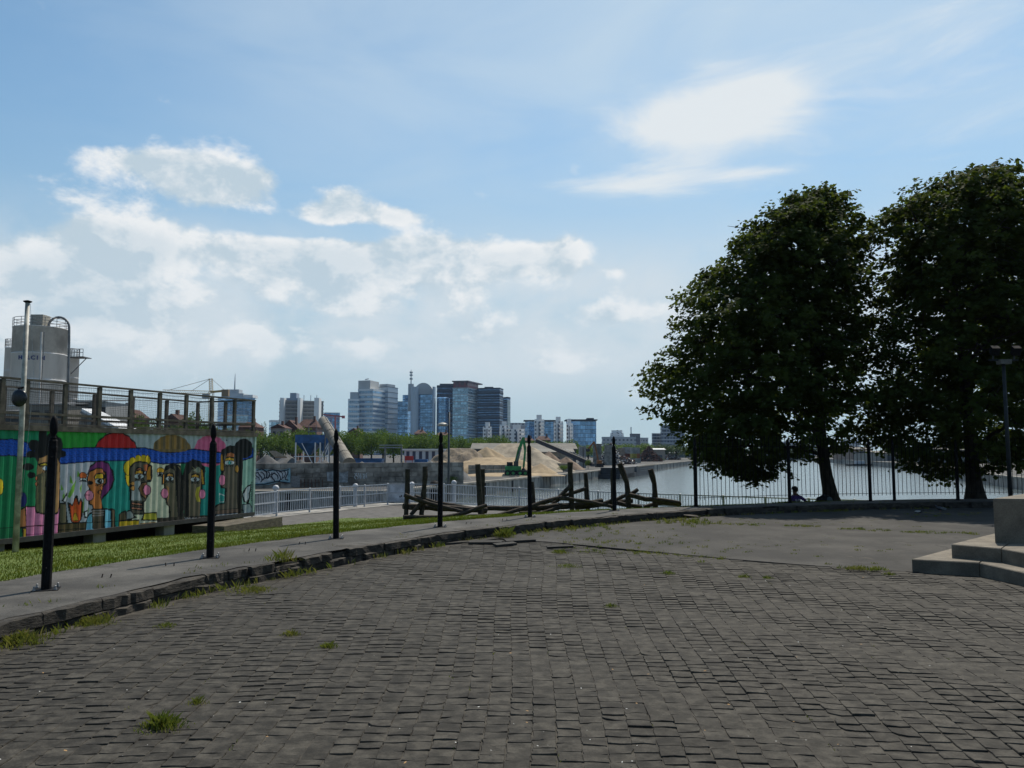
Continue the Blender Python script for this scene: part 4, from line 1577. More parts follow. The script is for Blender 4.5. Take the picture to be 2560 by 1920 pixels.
gp = P(2062, 1252, 26.2)
gz = zt(gp.x, gp.y)
bgt = thing('rucksack', 'dark bulky bag with pale patch leaning at the foot of the tree', 'bag', (gp.x, gp.y, gz))
hb = P(2062, 1236, 26.2).z - gz
dark_cloth = M('dark_cloth', (.014, .013, .013), .85, .3, 12)
b = MB().ball((gp.x, gp.y, gz + hb * .48), .23, .17, hb * .52, 16, 10)
b.ball((gp.x - .17, gp.y - .02, gz + hb * .62), .12, .12, hb * .24, 12, 8)
b.build('bag_body', dark_cloth, bgt, smooth=True)
MB().ball((gp.x + .10, gp.y - .13, gz + hb * .55), .11, .06, hb * .30, 12, 8).build('front_pocket', M('pale_cloth', (.10, .13, .14), .8), bgt, smooth=True)
MB().tube([(gp.x - .05, gp.y, gz + hb * .95), (gp.x - .02, gp.y, gz + hb * 1.1), (gp.x + .02, gp.y, gz + hb * .97)], .015, 6).build('loop_handle', dark_cloth, bgt)

for (x, y, sz, hd_, cm_, lab) in [(2353, 1279, .17, -1, (.045, .05, .06), 'grey pigeon standing on the asphalt below the tree trunk'), (2297, 1284, .12, 1, (.02, .02, .022), 'small dark bird with white back pecking at the asphalt weeds')]:
    c = G(x, y, .028)
    t = thing('pigeon', lab, 'bird', (c.x, c.y, .028), 'birds on the asphalt')
    fm = M('feather', cm_, .6, .3, 30)
    b = MB()
    prof_ = [(-1.0, .012, .30), (-.7, .10, .36), (-.3, .28, .46), (.1, .32, .50), (.45, .27, .56), (.68, .16, .70), (.80, .12, .86), (.9, .12, .95), (1.0, .06, .97)]
    b.tube([(c.x + hd_ * u * sz, c.y, .028 + h * sz * (1 if hd_ < 0 else .8)) for u, r, h in prof_], [r * sz for u, r, h in prof_], 10)
    b.build('body', fm, t, smooth=True)
    w = MB().ball((0, 0, 0), .55 * sz, .05 * sz, .2 * sz, 10, 6)
    for sd_ in (-1, 1):
        w2 = MB()
        w2.v = [(c.x - hd_ * .25 * sz + v[0], c.y + sd_ * .28 * sz + v[1], .028 + .48 * sz + v[2] + hd_ * v[0] * .12) for v in w.v]
        w2.f, w2.m = list(w.f), list(w.m)
        w2.build('wing', M('wing_grey', (.14, .15, .16) if hd_ < 0 else (.5, .5, .48), .6, .4, 60), t, smooth=True)
        MB().tube([(c.x + hd_ * .02, c.y + sd_ * .02, .028 + .25 * sz), (c.x + hd_ * .025, c.y + sd_ * .02, .029)], .004, 5).build('leg', M('pink_leg', (.3, .09, .07), .6), t)
    MB().tube([(c.x + hd_ * 1.0 * sz, c.y, .028 + .95 * sz * (1 if hd_ < 0 else .8)), (c.x + hd_ * 1.22 * sz, c.y, .028 + .88 * sz * (1 if hd_ < 0 else .8))], [.012, .002], 6).build('beak', black_iron, t)

fl = P(2529, 1291, 20.4)
fl.z = .02
flt = thing('floodlight_mast', 'thin grey mast with a small floodlight in front of the right tree', 'lamp mast', (fl.x, fl.y, .02))
ftp = P(2502, 905, fl.y)
mast_m = M('mast_dark', (.016, .020, .022), .7, .2)
MB().tube([fl, (fl.x + (ftp.x - fl.x) * .1, fl.y, ftp.z)], [.055, .042], 10).build('mast', mast_m, flt, smooth=True)
c = Vector((fl.x, fl.y, ftp.z))
MB().obox(c + Vector((0, -.02, 0)), (.14, 0, 0), (0, .10, 0), (0, 0, .06)).build('ballast_box', M('box_grey', (.12, .115, .10), .7), flt)
MB().beam(c + Vector((-.38, 0, .05)), c + Vector((.38, 0, .05)), .04, .04).build('cross_arm', mast_m, flt)
for s in (-1, 1):
    MB().obox(c + Vector((s * .27, -.1, .28)), (.10, 0, 0), (0, .05, .04), (0, -.04, .09)).build('floodlight', black_iron, flt)
    MB().beam(c + Vector((s * .27, 0, .05)), c + Vector((s * .27, -.05, .25)), .03, .03).build('bracket', lamp_m, flt)

# ------------------------------------------------------------------ the big lindens
def big_tree(name, label, base, prof, d, n_leaf, lean, seed, low_thin=1.0):
    R = np.random.default_rng(seed)
    rr_ = random.Random(seed)
    t = thing(name, label, 'tree', tuple(base), 'large trees beyond the iron fence')
    zs, cxs, rxs = [], [], []
    for y, xl, xr in prof:
        a, b = P(xl, y, d), P(xr, y, d)
        zs.append(a.z)
        cxs.append((a.x + b.x) / 2)
        rxs.append((b.x - a.x) / 2)
    zs, cxs, rxs = map(np.array, (zs[::-1], cxs[::-1], rxs[::-1]))
    ztop, zlow = zs[-1], zs[0]
    cy = base.y + .3

    def trunk_at(z):
        f = max(0, z - base.z)
        return Vector((base.x + lean(f), base.y, z))

    b = MB()
    tz = np.linspace(0, (ztop - base.z) * .86, 16)
    b.tube([trunk_at(base.z - .15 + q) for q in tz], [max(.03, .21 * (1 - (q / tz[-1])) ** .8 + .17 * math.exp(-q / .5)) for q in tz], 12)
    limbs = []
    for k in range(26):
        f = .16 + .66 * (k / 25)
        q0 = trunk_at(base.z + f * (ztop - base.z) * .9)
        an = k * 2.4 + rr_.uniform(-.4, .4)
        zz = min(ztop - .4, q0.z + rr_.uniform(.3, 1.6))
        cx, rx = np.interp(zz, zs, cxs), np.interp(zz, zs, rxs)
        e = Vector((cx + math.cos(an) * rx * .80, cy + math.sin(an) * rx * .72, zz))
        m1 = q0.lerp(e, .45) + Vector((0, 0, rr_.uniform(.1, .45)))
        r0 = .085 * (1 - f * .6)
        b.tube([q0, q0.lerp(m1, .5) + Vector((0, 0, .1)), m1, m1.lerp(e, .5) + Vector((0, 0, -.05)), e], [r0, r0 * .8, r0 * .6, r0 * .4, .012], 7, cap=False)
        limbs.append((q0, m1, e))
        for s in range(5):
            p0_ = m1.lerp(e, rr_.uniform(0, .9))
            p1_ = p0_ + Vector((rr_.gauss(0, .7), rr_.gauss(0, .7), rr_.gauss(.1, .45)))
            b.tube([p0_, p0_.lerp(p1_, .5) + Vector((0, 0, .08)), p1_], [.022, .016, .006], 5, cap=False)
            limbs.append((p0_, p0_.lerp(p1_, .5), p1_))
    b.build('trunk', bark, t, smooth=True)
    # leaf clusters fill the crown, denser at its surface, with gaps between the sprays
    NL = 34
    n_cl = n_leaf // NL
    cl = []
    ph1, ph2, ph3 = R.uniform(0, 6, 3)
    while len(cl) < n_cl:
        z = R.uniform(zlow, ztop)
        cx, rx = np.interp(z, zs, cxs), np.interp(z, zs, rxs)
        if R.random() > (rx / rxs.max()) ** 1.1 + .12:
            continue
        a = R.uniform(0, 2 * math.pi)
        bump = 1 + .10 * math.sin(3 * a + z * 1.7 + ph1) + .07 * math.sin(7 * a - z * 2.9 + ph2) + R.normal(0, .035)
        q = (R.random() ** .42) * bump
        x, y = cx + math.cos(a) * rx * q, cy + math.sin(a) * rx * .85 * q
        hole = math.sin(x * 1.9 + ph1) * math.sin(y * 2.1 + ph3) * math.sin(z * 2.3 + ph2) + .35 * math.sin(x * 4.3 + z * 3.7)
        if hole > .34 and R.random() < .93:
            continue
        if z < zlow + 2.4 and R.random() > low_thin * (.30 + .7 * min(1, abs(x - trunk_at(z).x) / 2.2)):
            continue
        cl.append((x, y, z))
    cl = np.array(cl)
    n = len(cl) * NL
    C = np.repeat(cl, NL, 0)
    # sprays hang flat: leaves lie roughly level and droop outwards
    ctr = np.c_[np.interp(cl[:, 2], zs, cxs), np.full(len(cl), cy)]
    dv = cl[:, :2] - ctr
    dv /= np.linalg.norm(dv, axis=1, keepdims=True) + .01
    twig = np.c_[dv, R.normal(.05, .45, len(cl))] + np.c_[R.normal(0, .35, (len(cl), 2)), np.zeros(len(cl))]
    twig /= np.linalg.norm(twig, axis=1, keepdims=True)
    along = R.uniform(-.42, .42, n)
    off = np.repeat(twig, NL, 0) * along[:, None] + R.normal(0, 1, (n, 3)) * np.array([.105, .105, .075])
    off[:, 2] -= .25 * (along + .1) ** 2
    C = C + off
    sz = R.uniform(.048, .10, n)
    nrm = np.c_[R.normal(0, .45, n), R.normal(0, .45, n), np.abs(R.normal(.75, .45, n))]
    out = C - np.array([np.interp(C[:, 2], zs, cxs), np.full(n, cy), C[:, 2]]).T
    nrm[:, :2] += out[:, :2] / (np.linalg.norm(out[:, :2], axis=1, keepdims=True) + .01) * .45
    nrm /= np.linalg.norm(nrm, axis=1, keepdims=True)
    an = R.uniform(0, 2 * math.pi, n)
    u = np.c_[np.cos(an), np.sin(an), np.zeros(n)]
    u -= nrm * (u * nrm).sum(1, keepdims=True)
    u /= np.linalg.norm(u, axis=1, keepdims=True)
    v = np.cross(nrm, u)
    s1 = sz[:, None]
    q0 = C - u * s1
    q1 = C - u * s1 * .15 + v * s1 * .85 - nrm * s1 * .18
    q2 = C + u * s1 * 1.05 - nrm * s1 * .12
    q3 = C - u * s1 * .15 - v * s1 * .85 - nrm * s1 * .18
    V = np.stack([q0, q1, q2, q3], 1).reshape(-1, 3) - np.array(base)
    link('crown', quads('crown', V, leaf_big), t, base)
    return t


b1 = P(2088, 1262, 27.0)
b1.z = zt(b1.x, b1.y)
big_tree('linden_tree', 'dark leafy linden, the left of the big trees, wide round crown', b1,
         [(468, 2050, 2085), (490, 1985, 2125), (525, 1925, 2150), (575, 1850, 2160), (645, 1805, 2175), (700, 1765, 2178), (750, 1705, 2175), (830, 1690, 2185), (890, 1655, 2195), (956, 1640, 2205), (1030, 1650, 2225), (1075, 1665, 2220), (1115, 1690, 2160), (1145, 1735, 2060), (1170, 1770, 1960), (1198, 1850, 1925)],
         27.0, 76000, lambda f: -.55 * (1 - math.exp(-f / 1.6)) + .02 * f, 5, .9)
b2 = P(2440, 1258, 25.6)
b2.z = zt(b2.x, b2.y)
big_tree('linden_tree', 'dark leafy linden right of the round one, behind the stone block', b2,
         [(418, 2470, 2545), (450, 2330, 2560), (480, 2250, 2570), (520, 2222, 2600), (600, 2212, 2640), (720, 2218, 2680), (850, 2210, 2690), (980, 2200, 2690), (1070, 2215, 2680), (1120, 2235, 2640), (1160, 2265, 2560), (1195, 2320, 2450)],
         25.6, 66000, lambda f: -.05 * f, 8, 1.15)
b3 = P(2700, 1270, 31.0)
b3.z = zt(b3.x, b3.y)
big_tree('linden_tree', 'dark tree cut off by the right edge of the picture', b3,
         [(440, 2640, 2740), (500, 2540, 2850), (600, 2500, 2900), (800, 2470, 2930), (1000, 2470, 2930), (1100, 2490, 2920), (1180, 2540, 2850), (1215, 2600, 2750)],
         31.0, 34000, lambda f: .0, 13, 1.2)
# ------------------------------------------------------------------ canal, far ground and quays
LV = -2.4                          # level of the far quays
WL = -4.35                         # water level
wm = bpy.data.materials.new('canal_water')
wm.use_nodes = True
t_ = NT(wm.node_tree)
pb = wm.node_tree.nodes['Principled BSDF']
pb.inputs['Base Color'].default_value = (.085, .110, .115, 1)
pb.inputs['Roughness'].default_value = .10
pb.inputs['IOR'].default_value = 1.42
gm = t_.n.new('ShaderNodeNewGeometry')
bn = t_.n.new('ShaderNodeBump')
bn.inputs['Distance'].default_value = .35
bn.inputs['Strength'].default_value = .28
w1 = t_.noise(t_.vec('MULTIPLY', gm.outputs['Position'], (1, .6, 1)), .9, 8.0, .6)
t_.l.new(w1, bn.inputs['Height'])
t_.l.new(bn.outputs[0], pb.inputs['Normal'])
wat = MB()
wat.add([(-300, -60, WL), (600, -60, WL), (600, 700, WL), (-300, 700, WL)], [(0, 1, 2, 3)])
struct(wat.build('canal_water', wm))

QL = [(-14.0, 84.0), (4.0, 134.8), (80.3, 366.8), (165, 625)]
QR = [(225, 625), (148, 310), (97, 173), (62, 70), (55, -60)]
yard_m = M('yard_ground', (.085, .078, .068), .95, .3, .08, c2=(.060, .058, .054))
far = MB()
far.add([(-2500, 84, LV), (*QL[0], LV), (*QL[1], LV), (*QL[2], LV), (*QL[3], LV), (165, 2500, LV), (-2500, 2500, LV)], [tuple(range(7))])
far.add([(165, 625, LV), (225, 625, LV), (225, 2500, LV), (165, 2500, LV)], [(0, 1, 2, 3)])
far.add([(*QR[0], LV), (*QR[1], LV), (*QR[2], LV), (*QR[3], LV), (*QR[4], LV), (2500, -60, LV), (2500, 2500, LV), (225, 2500, LV)], [tuple(range(8))])
struct(far.build('ground', yard_m))


def quay(label, pts, step):
    t = thing('quay_wall', label, 'wall', (*pts[0], WL), 'quay walls')
    for a, b in zip(pts[:-1], pts[1:]):
        a, b = Vector((*a, 0)), Vector((*b, 0))
        L = (b - a).length
        n = max(1, round(L / step))
        d = (b - a).normalized()
        s = Vector((d.y, -d.x, 0))
        for k in range(n):
            p, q = a + d * (L * k / n + .05), a + d * (L * (k + 1) / n - .05)
            MB().beam(p + s * (.25 + rnd.uniform(-.04, .04)) + Vector((0, 0, -3.7)), q + s * .25 + Vector((0, 0, -3.7)), .5, 2.3).build('wall_panel', qwall, t)
        MB().beam(a + s * .28 + Vector((0, 0, LV - .07)), b + s * .28 + Vector((0, 0, LV - .07)), .75, .25).build('coping', qcop, t)
        k = step
        while k < L - 4 and step < 10:
            p = a + d * k + s * .53
            MB().beam(p + Vector((0, 0, -4.4)), p + Vector((0, 0, LV - .25)), .5, .08, up=s).build('fender', black_iron, t)
            k += step * 1.6


qcop = M('quay_coping', (.34, .31, .26), .9, .25, .6)
quay('long grey concrete quay wall of the sand yard across the water', QL, 7)
quay('concrete quay wall across the water behind the left railing', [(-75, 84), (-14, 84)], 7)
quay('distant quay wall on the right bank behind the trees', QR[::1], 14)
quay('far quay wall closing the end of the canal', [QL[-1], QR[0]], 16)

# block wall of the aggregate yard, with graffiti
blockm = M('yard_wall', (.30, .275, .24), .95, .4, .6, .02, 6, island=.22)
wA, wB = Vector((-36, 86.5, 0)), Vector((-6.2, 101.0, 0))
yw = thing('yard_wall', 'long dark concrete block wall with graffiti holding gravel heaps', 'wall', (wA.x, wA.y, LV))
wd = (wB - wA).normalized()
wn__ = Vector((wd.y, -wd.x, 0))
wLn = (wB - wA).length
z0 = LV
for r in range(5):
    h = .56
    s = -(r % 2) * .9
    while s < wLn:
        l = 1.8
        a, e = max(0, s), min(wLn, s + l) - .04
        if e > a + .1 and not (r >= 3 and rnd.random() < .04):
            c = wA + wd * (a + e) / 2
            MB().obox(c + wn__ * rnd.uniform(-.03, .05) + Vector((0, 0, z0 + h / 2 - .015)), wd * (e - a) / 2, wn__ * .4, (0, 0, h / 2 - .015)).build('wall_block', blockm, yw)
        s += l
    z0 += h
MB().beam(wA - wn__ * .1 + Vector((0, 0, LV + 1.3)), wB - wn__ * .1 + Vector((0, 0, LV + 1.3)), .4, 2.6).build('wall_core', blockm, yw)


def wallpt(px, py):
    r = ray(px, py)
    q = wA.dot(wn__) / (wn__.x * r.x + wn__.y * r.y)
    return Vector((0, 0, EYE)) + r * q + wn__ * .48


# graffiti: painted strokes on the wall
gw, gb, gl = M('graffiti_white', (.52, .56, .58), .8, .2, 3), M('graffiti_black', (.02, .025, .04), .8), M('graffiti_blue', (.22, .38, .44), .8, .2, 3)


def stroke(pts, wdt, mat, off=0.0):
    b = MB()
    q = [wallpt(*p) + wn__ * off for p in pts]
    for a, c in zip(q[:-1], q[1:]):
        b.beam(a, c, .02, wdt, up=Vector((0, 0, 1)) if abs((c - a).normalized().z) < .9 else wd)
    b.build('graffiti', mat, yw)


def gpatch(pts, mat, off=0.0):
    q = [wallpt(*p) + wn__ * off for p in pts]
    b = MB()
    n = len(q)
    b.add(q + [p - wn__ * .03 for p in q], [tuple(range(n))] + [(i, (i + 1) % n, n + (i + 1) % n, n + i) for i in range(n)])
    b.build('graffiti', mat, yw)


gpatch([(628, 1168), (640, 1172), (668, 1174), (700, 1176), (724, 1170), (724, 1206), (700, 1204), (668, 1212), (640, 1214), (628, 1214)], gl, .01)
gpatch([(636, 1176), (668, 1178), (716, 1178), (716, 1198), (690, 1200), (650, 1208), (636, 1206)], gw, .025)
for k in range(13):
    x, y = 634 + k * 6.6, 1178 + rnd.uniform(0, 4)
    h_ = rnd.uniform(14, 26)
    pts = []
    for q in range(9):
        a = q / 8 * math.pi * rnd.uniform(1.5, 2.0) + k
        pts.append((x + 4.5 * math.cos(a) + q * .3, y + h_ * (.5 - .5 * math.cos(q / 8 * math.pi)) + 2.5 * math.sin(a)))
    stroke(pts, rnd.uniform(.07, .14), gb, .05)
stroke([(640, 1176), (652, 1172), (664, 1178), (680, 1174), (700, 1178), (720, 1174)], .12, gb, .05)
stroke([(630, 1212), (660, 1210), (690, 1203), (722, 1207)], .12, gb, .05)
gpatch([(814, 1180), (836, 1178), (852, 1182), (868, 1178), (866, 1206), (840, 1206), (816, 1202)], M('graffiti_grey', (.30, .33, .35), .9, .3, 2), .01)
for k in range(7):
    x = 884 + k * 5
    stroke([(x, 1182 + rnd.uniform(0, 3)), (x + rnd.uniform(-3, 4), 1187), (x + rnd.uniform(-3, 4), 1192), (x + rnd.uniform(-2, 4), 1198 - rnd.uniform(0, 4))], .09, gw, .02)
gpatch([(726, 1190), (748, 1189), (748, 1217), (726, 1217)], M('grey_door', (.20, .20, .20), .8), .02)
for k in range(7):
    stroke([(750 + k * 9, 1198), (750 + k * 9, 1218)], .10, M('rust', (.10, .05, .035), .9), .03)

# low block bays beside the excavator
for (x0, x1, d, h, lab) in [(1172, 1291, 146, 1.7, 'pale concrete block bay wall left of the green excavator'), (1392, 1428, 170, 1.7, 'short concrete block wall under the conveyor belt')]:
    a, b_ = P(x0, 1130, d), P(x1, 1130, d + (3 if x0 < 1200 else -4))
    a.z = b_.z = LV
    t = thing('bay_wall', lab, 'wall', tuple(a), 'bay walls of the yard')
    L = (b_ - a).length
    d_ = (b_ - a).normalized()
    pale = M('pale_block', (.30, .275, .23), .95, .25, 1, island=.15)
    for r in range(2):
        n = int(L / 1.5)
        for k in range(n):
            p, q = a + d_ * (L * k / n + .03), a + d_ * (L * (k + 1) / n - .03)
            MB().beam(p + Vector((0, 0, h * (r + .5) / 2)), q + Vector((0, 0, h * (r + .5) / 2)), .8, h / 2 - .04).build('wall_block', pale, t)


# ------------------------------------------------------------------ heaps
def heap_mesh(label, px, ytop, d, rpx, mat, ry=None, rough=.15, seed=0, name='sand_heap', ridge=0.0, zb=LV, steep=1.0):
    top = P(px, ytop, d)
    rx = rpx / FPX * d
    ry = ry or rx
    h = top.z - zb
    R = np.random.default_rng(seed)
    ph = R.uniform(0, 6, 6)
    b = MB()
    nr, na = 15, 40
    for i in range(nr + 1):
        f = i / nr
        for k in range(na):
            a = 2 * math.pi * k / na
            w = 1 + .12 * math.sin(2 * a + ph[0]) + .08 * math.sin(5 * a + ph[1])
            x, y = math.cos(a) * rx * f * w + ridge * rx * math.cos(a) * (1 - f) * .5, math.sin(a) * ry * f * w
            z = h * ((1 - f) ** steep) * (1 + .0)
            z += rough * h * (math.sin(x * 1.1 + ph[2]) * math.sin(y * 1.3 + ph[3]) * .3 + .15 * math.sin(x * 2.9 + y * 2.3 + ph[4])) * min(1, f * 3) * (1 - f)
            z -= .04 * h * max(0, .12 - f) * 6
            b.v.append((top.x + x, top.y + y, zb - .05 + max(0, z)))
    for i in range(nr):
        for k in range(na):
            k2 = (k + 1) % na
            b.f.append((i * na + k, i * na + k2, (i + 1) * na + k2, (i + 1) * na + k)[::-1])
            b.m.append(0)
    b.f.append(tuple(range(na)))
    b.m.append(0)
    tag(b.build(name, mat, org=(top.x, top.y, zb), smooth=True), label, 'heap', 'heaps in the aggregate yard')


sand1 = M('sand_yellow', (.34, .255, .155), .95, .16, .6, .05, 3)
sand2 = M('sand_grey', (.24, .19, .13), .95, .35, .5, .25, 1.2, c2=(.13, .105, .08))
sand3 = M('gravel_pale', (.30, .255, .19), .95, .18, .7, .05, 3)
sand4 = M('gravel_brown', (.19, .135, .095), .95, .2, .7, .05, 3)
grav = M('gravel_grey', (.125, .125, .125), .95, .22, .8, .05, 4)
heap_mesh('grey brown rutted sand heap left of the smooth sand cones', 1150, 1118, 165, 95, sand2, None, .5, 1, ridge=.5, steep=.8)
heap_mesh('smooth pointed sand cone just right of the rutted heap', 1216, 1115, 190, 85, sand1, None, .16, 2)
heap_mesh('tallest pale sand heap behind the green excavator', 1282, 1106, 200, 125, sand3, 14, .2, 3, ridge=.45)
heap_mesh('thin sheet of spilled sand on the quay round the green excavator', 1275, 1181, 139, 120, sand1, 6.0, .1, 44, ridge=.6, steep=.5)
heap_mesh('low sand bank with flat top in front of the cones', 1240, 1142, 160, 110, sand1, 9, .25, 4, ridge=.9, steep=.6)
heap_mesh('small bright sand cone on the quay right of the green excavator', 1352, 1157, 152, 50, sand1, None, .16, 5)
heap_mesh('long sand slope falling from the tall heap to the quay', 1335, 1122, 172, 95, sand3, None, .12, 6)
heap_mesh('brown gravel cone in front of the warehouse', 1372, 1126, 205, 55, sand4, None, .16, 7)
heap_mesh('low brown heap on the block bay under the conveyor', 1415, 1140, 185, 45, sand4, None, .12, 8)
heap_mesh('little pale sand heap at the left of the yard', 1110, 1150, 150, 55, sand1, None, .15, 9)
for i, (x, y, d, r, lab) in enumerate([(668, 1134, 118, 75, 'dark gravel heap behind the graffiti wall at the container end'), (720, 1133, 125, 90, 'wide dark gravel heap left under the blue hopper'), (752, 1146, 110, 70, 'dark gravel heap in front of the hopper legs'),
                                  (812, 1147, 108, 70, 'dark gravel heap at the foot of the big slanted tube'), (905, 1151, 112, 60, 'low dark gravel heap right of the slanted tube'), (1075, 1149, 120, 60, 'dark gravel heap in front of the site office'),
                                  (1138, 1154, 118, 40, 'small dark gravel heap left of the block bay')]):
    heap_mesh(lab, x, y, d, r, grav, None, .1, 20 + i, 'gravel_heap')
heap_mesh('small pale sand heap on the dark gravel behind the wall', 1008, 1149.5, 118, 26, sand1, None, .1, 31)
b = MB()
for (x, y) in [(672, 1127), (690, 1127), (716, 1142), (686, 1142)]:
    b.v.append(tuple(P(x, y, 106)))
b.f, b.m = [(0, 1, 2, 3)], [0]
for p in list(b.v):
    b.v.append((p[0], p[1] + .4, p[2] - .15))
b.f += [(7, 6, 5, 4), (0, 3, 7, 4), (1, 5, 6, 2), (3, 2, 6, 7), (0, 4, 5, 1)]
b.m += [0] * 5
pc = P(690, 1134, 106)
bt2 = tag(b.build('wooden_chute', M('chute_wood', (.40, .33, .25), .9), org=tuple(pc)), 'pale wooden chute lying on the gravel heap by the container end', 'chute')

# ------------------------------------------------------------------ plant: silos, tube, hopper
silo_m = M('silo_white', (.86, .86, .86), .5, .10, .6, stretch=(1, 1, .25))
silo_d = M('silo_dirty', (.62, .60, .57), .6, .2, .5)
steel = M('plant_steel', (.17, .175, .18), .5, .2, 2)
blue_m = M('plant_blue', (.03, .12, .30), .5, .25, .8)


def silo(label, pxl, pxr, ytop, d, top_band=False):
    a, b_ = P(pxl, 1000, d), P(pxr, 1000, d)
    R, cx = (b_.x - a.x) / 2, (a.x + b_.x) / 2
    zt_ = P((pxl + pxr) / 2, ytop, d).z
    t = thing('silo', label, 'silo', (cx, d, LV), 'cement silos')
    n = 6
    H = zt_ - LV
    for k in range(n):
        z0, z1 = LV + H * k / n, LV + H * (k + 1) / n
        if k == 0:
            z0 = LV + 2
        MB().lathe((cx, d, 0), [(R, z0), (R, z1 - .06), (R * 1.012, z1 - .06), (R * 1.012, z1)], 40).build('ring', silo_d if (top_band and k == n - 1) else silo_m, t, smooth=True)
    for k in range(4):
        an = k * math.pi / 2 + .6
        MB().tube([(cx + R * .85 * math.cos(an), d + R * .85 * math.sin(an), LV), (cx + R * .85 * math.cos(an), d + R * .85 * math.sin(an), LV + 2.2)], .18, 8).build('leg', steel, t)
    b = MB()
    for z in (.35, .7, 1.05):
        b.tube([(cx + R * math.cos(q), d + R * math.sin(q), zt_ + z) for q in np.linspace(0, 2 * math.pi, 33)], .035, 4, cap=False)
    for q in np.linspace(0, 2 * math.pi, 15)[:-1]:
        b.tube([(cx + R * math.cos(q), d + R * math.sin(q), zt_), (cx + R * math.cos(q), d + R * math.sin(q), zt_ + 1.05)], .035, 4)
    b.build('handrail', steel, t)
    return t, cx, R, zt_


s1, cx1, R1, zt1 = silo('big white cement silo with blue lettering and curved pipe on top', 32, 154, 822, 96, True)
silo('slim white cement silo half hidden left of the big one', 8, 40, 870, 100)
silo('slim white cement silo right behind the big one', 160, 192, 893, 104)
MB().obox((cx1 + .5, 95, zt1 + .7), (.75, 0, 0), (0, .8, 0), (0, 0, .75)).build('filter_box', M('box_beige', (.34, .32, .27), .7), s1)
arc = [P(124, 806, 95)]
for k in range(13):
    a = math.pi * (1 - k / 12)
    arc.append(P(147 + 26 * math.cos(a), 818 - 25 * math.sin(a), 95))
arc += [P(173, 850, 95), P(171, 950, 95), P(168, 1060, 95)]
MB().tube(arc, .14, 8).build('filling_pipe', steel, s1, smooth=True)
MB().tube([P(104, 830, 92.7), P(100, 960, 92.7), P(98, 1060, 92.7)], .10, 6).build('down_pipe', silo_d, s1)
MB().tube([P(111, 830, 92.7), P(107, 900, 92.7), P(104, 960, 92.7), P(102, 1060, 92.7)], .05, 6).build('cable', steel, s1)
blue_ink = M('blue_lettering', (.015, .04, .20), .5)
# lettering wraps the shell: each letter its own piece
word, zc = 'HOLCIM', P(80, 893, 93).z
for i, (ch, px) in enumerate(zip(word, (50.5, 59.5, 71, 82.5, 93.5, 106.5))):
    q = ray(px, 893)
    ox = q.x / q.y
    A = ox * ox + 1
    B = -2 * (ox * cx1 + 96)
    Cc = cx1 ** 2 + 96 ** 2 - (R1 + .05) ** 2
    y = (-B - math.sqrt(B * B - 4 * A * Cc)) / (2 * A)
    x = ox * y
    text(ch, .66, (x - cx1, y - 96, zc - .24 - LV), (math.pi / 2, 0, math.atan2(y - 96, x - cx1) + math.pi / 2), blue_ink, s1, 'letter', .03)
text('O', .9, (P(41.5, 888, 93.9).x - cx1, P(41, 888, 93.9).y - 96 - .05, zc - .25 - LV), (math.pi / 2, 0, -1.1), blue_ink, s1, 'emblem', .02)
# platform on the right silo
pl = P(190, 893, 103)
b = MB().box(pl.x - 1.4, pl.x + 1.5, pl.y - 1, pl.y + 1, pl.z - .1, pl.z)
for dx in (-1.3, 0, 1.4):
    b.tube([(pl.x + dx, pl.y - .95, pl.z), (pl.x + dx, pl.y - .95, pl.z + .95)], .04, 4)
for z in (.5, .95):
    b.tube([(pl.x - 1.3, pl.y - .95, pl.z + z), (pl.x + 1.4, pl.y - .95, pl.z + z)], .04, 4)
b.tube([(pl.x + 1.4, pl.y, pl.z - .1), (pl.x - .6, pl.y, pl.z - 2.2)], .06, 4)
b.build('platform', steel, s1)

# plant sheds seen through the netting
for (x0, x1, y0, d, c, lab) in [(68, 168, 1012, 84, (.20, .185, .16), 'grey brown plant shed below the big silo'), (186, 262, 1004, 88, (.30, .31, .31), 'pale grey metal shed right of the silos'), (0, 64, 1030, 84, (.26, .25, .23), 'low shed below the slim left silo')]:
    a, b_ = P(x0, 1060, d), P(x1, 1060, d)
    top = P(x0, y0, d).z
    t = thing('plant_shed', lab, 'shed', (a.x, d, LV), 'sheds of the plant')
    mm = M('shed_sheet', c, .7, .15, 1.5, stretch=(3, 3, .2))
    MB().box(a.x, b_.x, d, d + 6, LV, top).build('wall', mm, t)
    MB().add([(a.x - .2, d - .2, top), (b_.x + .2, d - .2, top), (b_.x + .2, d + 6.2, top + .5), (a.x - .2, d + 6.2, top + .5), (a.x - .2, d - .2, top + .12), (b_.x + .2, d - .2, top + .12), (b_.x + .2, d + 6.2, top + .62), (a.x - .2, d + 6.2, top + .62)],
             [(0, 3, 2, 1), (4, 5, 6, 7), (0, 1, 5, 4), (1, 2, 6, 5), (2, 3, 7, 6), (3, 0, 4, 7)]).build('roof', steel, t)
    for k in range(3):
        xx = a.x + (b_.x - a.x) * (k + .3) / 3
        MB().box(xx, xx + .8, d - .05, d, top - 1.4, top - .6).build('window', M('shed_glass', (.03, .04, .05), .2), t)
cv = thing('covered_conveyor', 'pale slanted conveyor cover behind the deck netting', 'conveyor', tuple(P(305, 1068, 70)))
MB().beam(P(222, 1026, 78), P(322, 1078, 66), 1.3, .35).build('cover', silo_m, cv)
MB().beam(P(222, 1031, 78), P(322, 1084, 66), 1.5, .2).build('girder', steel, cv)
for f in (.2, .6, .95):
    p = P(222, 1031, 78).lerp(P(322, 1084, 66), f)
    MB().tube([(p.x, p.y, LV), p], .09, 6).build('support', steel, cv)

